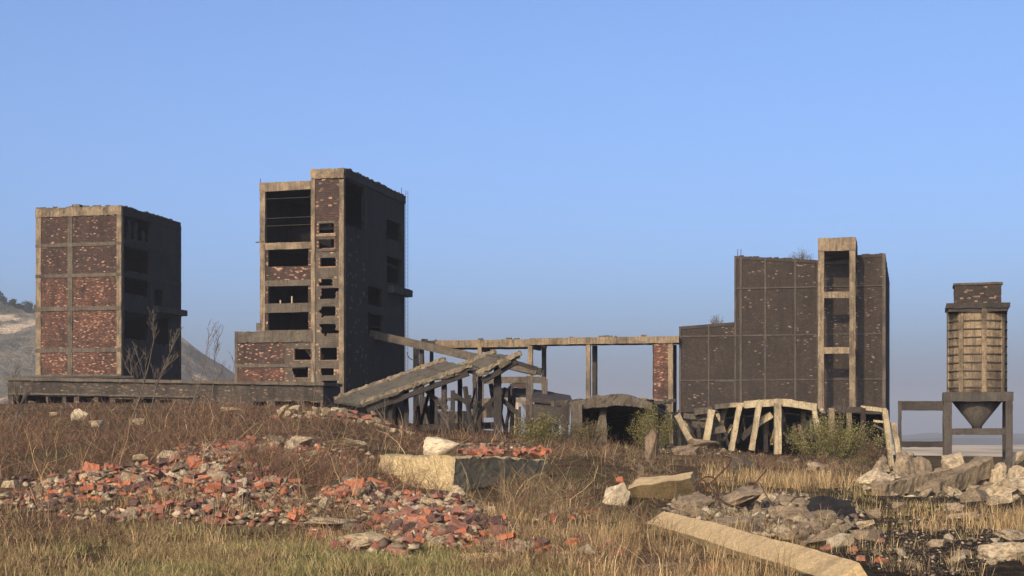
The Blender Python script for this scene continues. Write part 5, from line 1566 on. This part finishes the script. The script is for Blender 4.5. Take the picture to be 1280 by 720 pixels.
PAL_BRUSH = [(0.14, 0.082, 0.052), (0.09, 0.057, 0.04), (0.17, 0.105, 0.064), (0.12, 0.09, 0.056), (0.11, 0.072, 0.05), (0.28, 0.19, 0.11), (0.19, 0.095, 0.062)]
PAL_STRAW = [(0.46, 0.32, 0.155), (0.38, 0.26, 0.125), (0.27, 0.185, 0.092), (0.55, 0.4, 0.21), (0.18, 0.115, 0.062)]
PAL_GREEN = [(0.22, 0.2, 0.075), (0.3, 0.25, 0.105), (0.17, 0.17, 0.06), (0.38, 0.3, 0.14), (0.13, 0.14, 0.05)]
PAL_WEED = [(0.16, 0.15, 0.07), (0.24, 0.18, 0.1), (0.2, 0.13, 0.08), (0.12, 0.12, 0.055), (0.3, 0.22, 0.12)]

# short yellow-green grass along the bottom left
c, X, Y, Z, py = field(170000, -80, 720, 20, 36)
k = (rng.random(len(c)) < np.clip((py - 664 + 60 * fbm(X * 0.6, Y * 0.6, 3, 15)) / 26, 0.1, 1)) & (heapmask(c, py) < 0.45) & (rng.random(len(c)) < np.clip(1.5 - (c - 430) / 260, 0.1, 1)) & (fbm(X * 0.9, Y * 0.9, 3, 51) + 0.22 > rng.random(len(c)) * 0.45)
c, X, Y, Z, py = keep(k, c, X, Y, Z, py)
n = len(c)
patch = np.clip(fbm(X * 0.7, Y * 0.5, 4, 77) * 2.5 + 0.42 + rng.normal(0, 0.25, n), 0, 1)[:, None]
grass('short_grass', 'short yellow green grass along the lower left foreground', X, Y, Z, rng.uniform(0.08, 0.34, n), rng.uniform(0.005, 0.011, n), np.abs(rng.normal(0, 0.9, n)) + 0.2,
      tints(n, PAL_GREEN) * 1.15 * patch + tints(n, PAL_STRAW) * 0.8 * (1 - patch))
# dry straw in the centre foreground
def straw(name, label, n, c0, c1, d0, d1, dens, h0, h1, wmul=1.0, pal=PAL_STRAW):
    c, X, Y, Z, py = field(n, c0, c1, d0, d1)
    e_ = np.clip(np.minimum(c - c0, c1 - c) / (0.18 * (c1 - c0)), 0, 1) * np.clip(np.minimum(Y - d0, d1 - Y) / (0.18 * (d1 - d0)) + (0.6 if d0 < 22 else 0), 0, 1)
    k = rng.random(n) < np.clip((fbm(X * 0.7 + 3, Y * 0.7, 3, 91) * 2.6 + dens), 0, 1) * e_ * (1 - 0.85 * heapmask(c, py, 0.8))
    c, X, Y, Z, py = keep(k, c, X, Y, Z, py)
    n = len(c)
    if 'fallen column' in label:
        t_ = np.clip(((X - p0.x) * (p1.x - p0.x) + (Y - p0.y) * (p1.y - p0.y)) / ((p1.x - p0.x) ** 2 + (p1.y - p0.y) ** 2), 0, 1)
        dd_ = np.hypot(X - p0.x - t_ * (p1.x - p0.x), Y - p0.y - t_ * (p1.y - p0.y))
        c, X, Y, Z, py = keep(rng.random(n) < np.clip((dd_ - 0.22) / 0.9, 0.0, 1), c, X, Y, Z, py)
        n = len(c)
    nt_ = max(1, n // 16)
    tid = np.where(rng.random(n) < 0.8, rng.integers(0, nt_, n), np.arange(n) % n)
    sp = 0.05 + 0.05 * rng.random(n)
    ox, oy = rng.normal(0, 1, n) * sp, rng.normal(0, 1, n) * sp
    th_ = rng.uniform(0.45, 1.25, n)[tid] ** 1.3
    X, Y = X[tid] + ox, Y[tid] + oy
    Z = ground(X, Y)
    tn = tints(n, pal, 0.3) * rng.uniform(0.6, 1.2, (n, 1))[tid]
    return grass(name, label, X, Y, Z, (h0 + (h1 - h0) * rng.random(n) ** 1.6) * th_, rng.uniform(0.004, 0.010, n) * wmul, np.abs(rng.normal(0, 0.55, n)) + 0.08, tn, ph=np.arctan2(oy, ox) + rng.normal(0, 0.5, n))
# brown bramble brush
def brush(name, label, n, c0, c1, d0, d1, l0, l1, dens=0.6, pal=PAL_BRUSH, wm=1.0, avoid=True, up=0.8, arch=0.6):
    c, X, Y, Z, py = field(n, c0, c1, d0, d1)
    e_ = np.clip(np.minimum(c - c0, c1 - c) / (0.12 * (c1 - c0)), 0, 1) if c0 > 0 else np.clip((c1 - c) / (0.12 * (c1 - c0)), 0, 1)
    hgt = fbm(X * 0.35, Y * 0.3, 3, 63)
    k = rng.random(n) < np.clip(hgt * 3.4 + dens, 0.04, 1) * e_ * (1 - (0.93 if avoid else 0) * heapmask(c, py, 0.95))
    c, X, Y, Z, py, hgt = keep(k, c, X, Y, Z, py, hgt)
    n = len(c)
    return twigs(name, label, X, Y, Z, rng.uniform(l0, l1, n) * np.clip(1 + hgt * 1.6, 0.5, 1.6), (0.007 + 0.00016 * Y) * rng.uniform(0.7, 1.4, n) * wm, tints(n, pal, 0.4), arch, up)
straw('dry_grass', 'tall dry straw grass in the centre foreground before the fallen column', 54000, 570, 1020, 20.5, 37, 0.26, 0.12, 0.6)
brush('bramble_brush', 'brown weed stalks mixed into the straw of the centre foreground', 11000, 560, 900, 22, 38, 0.2, 0.6, 0.45)
straw('dry_grass', 'golden dry grass behind the rebar loops', 22000, 870, 1075, 46, 63, 0.34, 0.2, 0.8, 1.5, PAL_STRAW)
straw('dry_grass', 'strip of dry straw growing on the black slag', 12000, 1130, 1330, 33, 40, 0.45, 0.2, 0.6, 1.2)
straw('dry_grass', 'sparse straw tufts along the foot of the left heap', 22000, -40, 560, 24, 38, 0.12, 0.2, 0.75)
straw('dry_grass', 'straw and weeds between bunker and colonnade', 22000, 700, 1110, 60, 100, 0.2, 0.2, 0.6, 2.0, PAL_WEED + PAL_BRUSH[:3])
straw('weeds', 'low weeds scattered over the rubble field', 42000, 380, 1120, 30, 60, 0.12, 0.1, 0.35, 1.4, PAL_WEED)
straw('weeds', 'sparse olive weeds at the edge of the slag', 14000, 1040, 1200, 34, 60, 0.3, 0.1, 0.35, 1.4, PAL_GREEN + PAL_STRAW)
straw('weeds', 'dry tufts growing between the stones behind the foreground column', 16000, 880, 1140, 26, 48, 0.2, 0.12, 0.5, 1.1, PAL_STRAW + PAL_WEED)
straw('weeds', 'thin dry tufts dotted over the black slag', 7000, 1090, 1320, 22, 36, 0.06, 0.1, 0.4, 1.0, PAL_STRAW + PAL_WEED)

brush('bramble_brush', 'reddish brown bramble brush covering the left slope', 70000, -160, 450, 42, 112, 0.35, 1.1, 0.6)
brush('ground_litter', 'fallen twigs and leaf litter lying over the rubble field', 60000, -160, 1130, 24, 90, 0.15, 0.4, 0.6, PAL_BRUSH + PAL_STRAW[2:3], 1.2, True, 0.12, 0.5)
brush('bramble_brush', 'brown brush between the left heap and the foreground grass', 24000, -120, 560, 26, 46, 0.25, 0.8, 0.42)
brush('bramble_brush', 'dry brambles right of the foundation block', 22000, 620, 850, 33, 72, 0.35, 0.95, 0.4, PAL_BRUSH + PAL_WEED)
brush('bramble_brush', 'dry weeds around the feet of the collapsed shed', 16000, 420, 800, 58, 104, 0.4, 1.0, 0.5)
brush('bramble_brush', 'dark brambles between the left heap and the foundation block', 7000, 290, 480, 40, 50, 0.3, 0.8, 0.6, PAL_BRUSH, 1, False)
brush('bramble_brush', 'sparse brown weeds before the colonnade', 10000, 820, 1100, 62, 106, 0.3, 0.8, 0.3)

# taller dead stalks
c, X, Y, Z, py = field(900, -40, 760, 30, 78)
n = len(c)
twigs('dead_stalks', 'thin dead stalks rising above the brush and rubble', X, Y, Z, rng.uniform(0.7, 1.7, n), (0.008 + 0.00014 * Y), tints(n, PAL_STRAW + PAL_BRUSH), 0.1, 2.6)

# bare saplings
def sapling(x, yb, D, h, lean, label, dens=1.0, rad=0.05, col='bark'):
    p = at(x, yb, D); p.z = gz1(p.x, p.y) - 0.1
    e = empty('bare_sapling', p, label, 'sapling')
    r_ = random.Random(int(x * 7 + D))
    def limb(A_, d, L_, r0, lev, mb, kids):
        pts = [A_]; q = Vector(d).normalized(); a = Vector(A_)
        ns = 6
        for k in range(ns):
            q = (q + Vector((r_.gauss(0, 0.07), r_.gauss(0, 0.07), 0.05))).normalized()
            a = a + q * (L_ / ns); pts.append(a.copy())
        mb.tube(pts, [r0 * (1 - 0.85 * k / ns) + 0.003 for k in range(ns + 1)], 5 if lev else 7)
        if lev < 3:
            nb = int((9, 5, 3)[lev] * dens)
            for k in range(nb):
                t = r_.uniform(0.25, 0.97)
                i = min(int(t * ns), ns - 1)
                b_ = pts[i].lerp(pts[i + 1], t * ns - i)
                az = r_.uniform(0, 6.28)
                dd = (q * 0.9 + Vector((math.cos(az), math.sin(az), 0.25)) * r_.uniform(0.5, 1.0)).normalized()
                kids.append((b_, dd, L_ * r_.uniform(0.26, 0.46) * (1.2 - 0.6 * t), r0 * 0.42, lev + 1))
    trunk = MB(); kids = []
    limb(Vector((0, 0, 0)), Vector(lean), h, rad, 0, trunk, kids)
    trunk.build('trunk', M[col], e)
    crown = MB()
    while kids:
        k2 = []
        for kd in kids: limb(*kd, crown, k2)
        kids = k2
    crown.build('crown', M[col], e)
    return e
sapling(158, 545, 62, 4.6, (0.42, 0, 1), 'leaning bare sapling in front of the leftmost tower side wall', 1.2, 0.032)
sapling(236, 520, 85, 4.6, (0.22, 0.1, 1), 'thin bare sapling in the gap between the two left towers', 0.9, 0.032)
sapling(300, 510, 92, 3.2, (-0.3, 0.1, 1), 'small bare sapling before the stair tower annex', 0.9, 0.025)
sapling(186, 522, 84, 4.2, (0.25, 0.1, 1), 'bushy bare sapling right of the leaning one before the leftmost tower', 1.3, 0.035)
sapling(12, 530, 66, 2.4, (0.3, 0, 1), 'twiggy bare bush cut by the left edge', 1.5, 0.03)
sapling(262, 512, 95, 4.6, (0.12, 0, 1), 'slender bare sapling just right of the hill slope gap', 1.0, 0.03)
sapling(392, 520, 88, 3.6, (-0.05, 0, 1), 'bare sapling before the stair tower doorway', 0.9, 0.029)
sapling(480, 510, 86, 2.2, (0.05, 0, 1), 'short bare stem rising through the fallen roof', 0.5, 0.04)
sapling(30, 520, 75, 2.6, (-0.2, 0, 1), 'bare bushy stem at the left edge of the brush', 1.3, 0.03)
sapling(655, 548, 84, 2.6, (0.15, 0, 1), 'dry bare bush beside the thick shed post', 1.4, 0.03)
sapling(565, 552, 78, 2.2, (-0.2, 0, 1), 'dry twiggy bush under the fallen roof', 1.4, 0.03)
sapling(1052, 560, 104, 4.2, (0.02, 0, 1), 'dry stalk bush rising out of the large green shrub', 0.8, 0.03)

# leafy shrubs
def shrub(x, yb, D, w, h, nl, label, pal, group=None, zroot=None, ls=0.09):
    p = at(x, yb, D); p.z = gz1(p.x, p.y) if zroot is None else zroot
    e = empty('shrub', p, label, 'shrub', group)
    r_ = np.random.default_rng(int(x + D))
    nst = max(6, int(14 * w))
    st = MB(); LV, LT = [], []
    for k in range(nst):
        az = r_.uniform(0, 6.28); sp = r_.uniform(0.1, 1.0) * w * 0.5
        bx = Vector((math.cos(az) * sp * 0.5, math.sin(az) * sp * 0.4, 0))
        hh = h * r_.uniform(0.55, 1.05) * (1 - 0.4 * (sp / (w * 0.5)) ** 2)
        tip = Vector((math.cos(az) * sp * 1.05, math.sin(az) * sp * 0.8, hh))
        mid = bx.lerp(tip, 0.5) + Vector((r_.normal(0, 0.08), r_.normal(0, 0.08), h * 0.08))
        st.tube([bx - Vector((0, 0, 0.15)), mid, tip], [0.022, 0.015, 0.005], 4)
        m_ = nl // nst
        t = r_.uniform(0.12, 1.0, m_)
        P = (1 - t)[:, None] ** 2 * np.array(bx) + 2 * (t * (1 - t))[:, None] * np.array(mid) + (t ** 2)[:, None] * np.array(tip)
        P = P + r_.normal(0, 0.09 + 0.05 * w / 3, (m_, 3))
        P[:, 2] = np.maximum(P[:, 2], 0.03)
        shade = r_.uniform(0.6, 1.25)
        LV.append(P); LT.append(np.array(pal)[r_.integers(0, len(pal), m_)] * shade * r_.uniform(0.75, 1.25, (m_, 1)))
    st.build('stems', M['bark'], e)
    P = np.concatenate(LV); Tt = np.concatenate(LT); n = len(P)
    a = r_.normal(0, 1, (n, 3)); a[:, 2] += 0.5; a /= np.linalg.norm(a, axis=1, keepdims=True)
    b_ = np.cross(a, r_.normal(0, 1, (n, 3))); b_ /= np.linalg.norm(b_, axis=1, keepdims=True)
    sz = r_.uniform(0.6, 1.3, (n, 1)) * ls
    V = np.stack([P, P + a * sz * 0.5 + b_ * sz * 0.22, P + a * sz, P + a * sz * 0.5 - b_ * sz * 0.22], 1).reshape(-1, 3)
    Fc = np.arange(4 * n).reshape(-1, 4)
    fast_mesh('foliage', V, Fc, M['leaf'], np.repeat(Tt, 4, 0), parent=e)
    return e
PAL_SHRUB = [(0.14, 0.14, 0.042), (0.2, 0.18, 0.06), (0.26, 0.21, 0.08), (0.09, 0.1, 0.034), (0.28, 0.22, 0.1)]
PAL_DUSK = [(0.14, 0.12, 0.055), (0.18, 0.14, 0.07), (0.1, 0.1, 0.04), (0.22, 0.15, 0.085)]
shrub(672, 552, 84, 3.4, 1.9, 6500, 'low green shrub right of the thick shed post', PAL_SHRUB)
shrub(735, 556, 92, 3.2, 1.3, 4000, 'olive weeds and shrub before the bunker pier', PAL_DUSK)
shrub(816, 554, 98, 3.0, 2.9, 8000, 'green shrub growing at the right of the bunker mouth', PAL_SHRUB)
shrub(1042, 572, 102, 6.6, 3.1, 15000, 'large green willow shrub before the brick hall lift frame', PAL_SHRUB, ls=0.11)
shrub(1088, 572, 101, 2.6, 1.9, 3600, 'reddish brown shrub right of the large willow shrub', [(0.17, 0.1, 0.06), (0.14, 0.095, 0.055), (0.2, 0.13, 0.075)])
shrub(1075, 584, 92, 2.4, 0.7, 2200, 'low yellowish shrub below the large willow shrub', PAL_DUSK)
zr_ = at(1000, 324, 162).z - 0.4
shrub(1001, 324, 165, 2.8, 1.9, 1000, 'small shrub growing on the roof of the brick hall', PAL_DUSK, zroot=zr_, ls=0.12)
shrub(897, 404, 165, 1.6, 1.7, 600, 'small shrub growing on the low wing roof of the hall', PAL_DUSK, zroot=at(897, 406, 165).z - 0.5, ls=0.12)

# trees on the quarry hill ridge
def hill_tree(x, y, D, w, h, label):
    p = at(x, y, D)
    e = empty('hill_tree', p, label, 'tree', 'trees on the hill ridge')
    mb = MB(); mb.tube([(0, 0, -3), (0.1, 0, h * 0.5), (0, 0.1, h * 0.8)], [0.35, 0.25, 0.1], 6); mb.build('trunk', M['bark'], e)
    r_ = np.random.default_rng(int(x * 3 + 500))
    n = 900
    cl = r_.normal(0, 1, (9, 3)) * np.array([w * 0.26, w * 0.26, h * 0.18]) + np.array([0, 0, h * 0.58])
    P = cl[r_.integers(0, 9, n)] + r_.normal(0, 1, (n, 3)) * np.array([w * 0.13, w * 0.13, h * 0.1])
    a = r_.normal(0, 1, (n, 3)); a /= np.linalg.norm(a, axis=1, keepdims=True)
    b_ = np.cross(a, r_.normal(0, 1, (n, 3))); b_ /= np.linalg.norm(b_, axis=1, keepdims=True)
    s_ = r_.uniform(0.5, 1.0, (n, 1))
    V = np.stack([P, P + (a + b_) * s_ * 0.5, P + a * s_, P + (a - b_) * s_ * 0.5], 1).reshape(-1, 3)
    fast_mesh('crown', V, np.arange(4 * n).reshape(-1, 4), M['leaf'], np.repeat(np.array([[0.035, 0.042, 0.02]]) * r_.uniform(0.6, 1.5, (n, 1)), 4, 0), parent=e)
for (x, y, w, h, lab) in ((2, 379, 6, 6, 'leftmost dark tree on the quarry hill ridge at the frame edge'), (15, 384, 6, 5, 'second dark tree from the left on the hill ridge'), (24, 387, 5, 4, 'low round tree on the ridge between two taller trees'), (34, 390, 6.5, 6.5, 'dark tree on the ridge nearest the leftmost tower')):
    hill_tree(x, y, 1085, w, h, lab)

# ------------------------------------------------------------------ the air
mb = MB(); mb.box((-12600, -420, -34), (12600, 9400, 185))
o = mb.build('haze', None)
o.data.materials.clear()
m, nt, out = new_mat('air')
pv = nt.nodes.new('ShaderNodeVolumePrincipled')
pv.inputs['Color'].default_value = (0.45, 0.48, 0.545, 1)
pv.inputs['Density'].default_value = 0.00025
pv.inputs['Anisotropy'].default_value = 0.0
nt.links.new(pv.outputs[0], out.inputs['Volume'])
o.data.materials.append(m)
tag(o, kind='stuff')
o.display_type = 'WIRE'
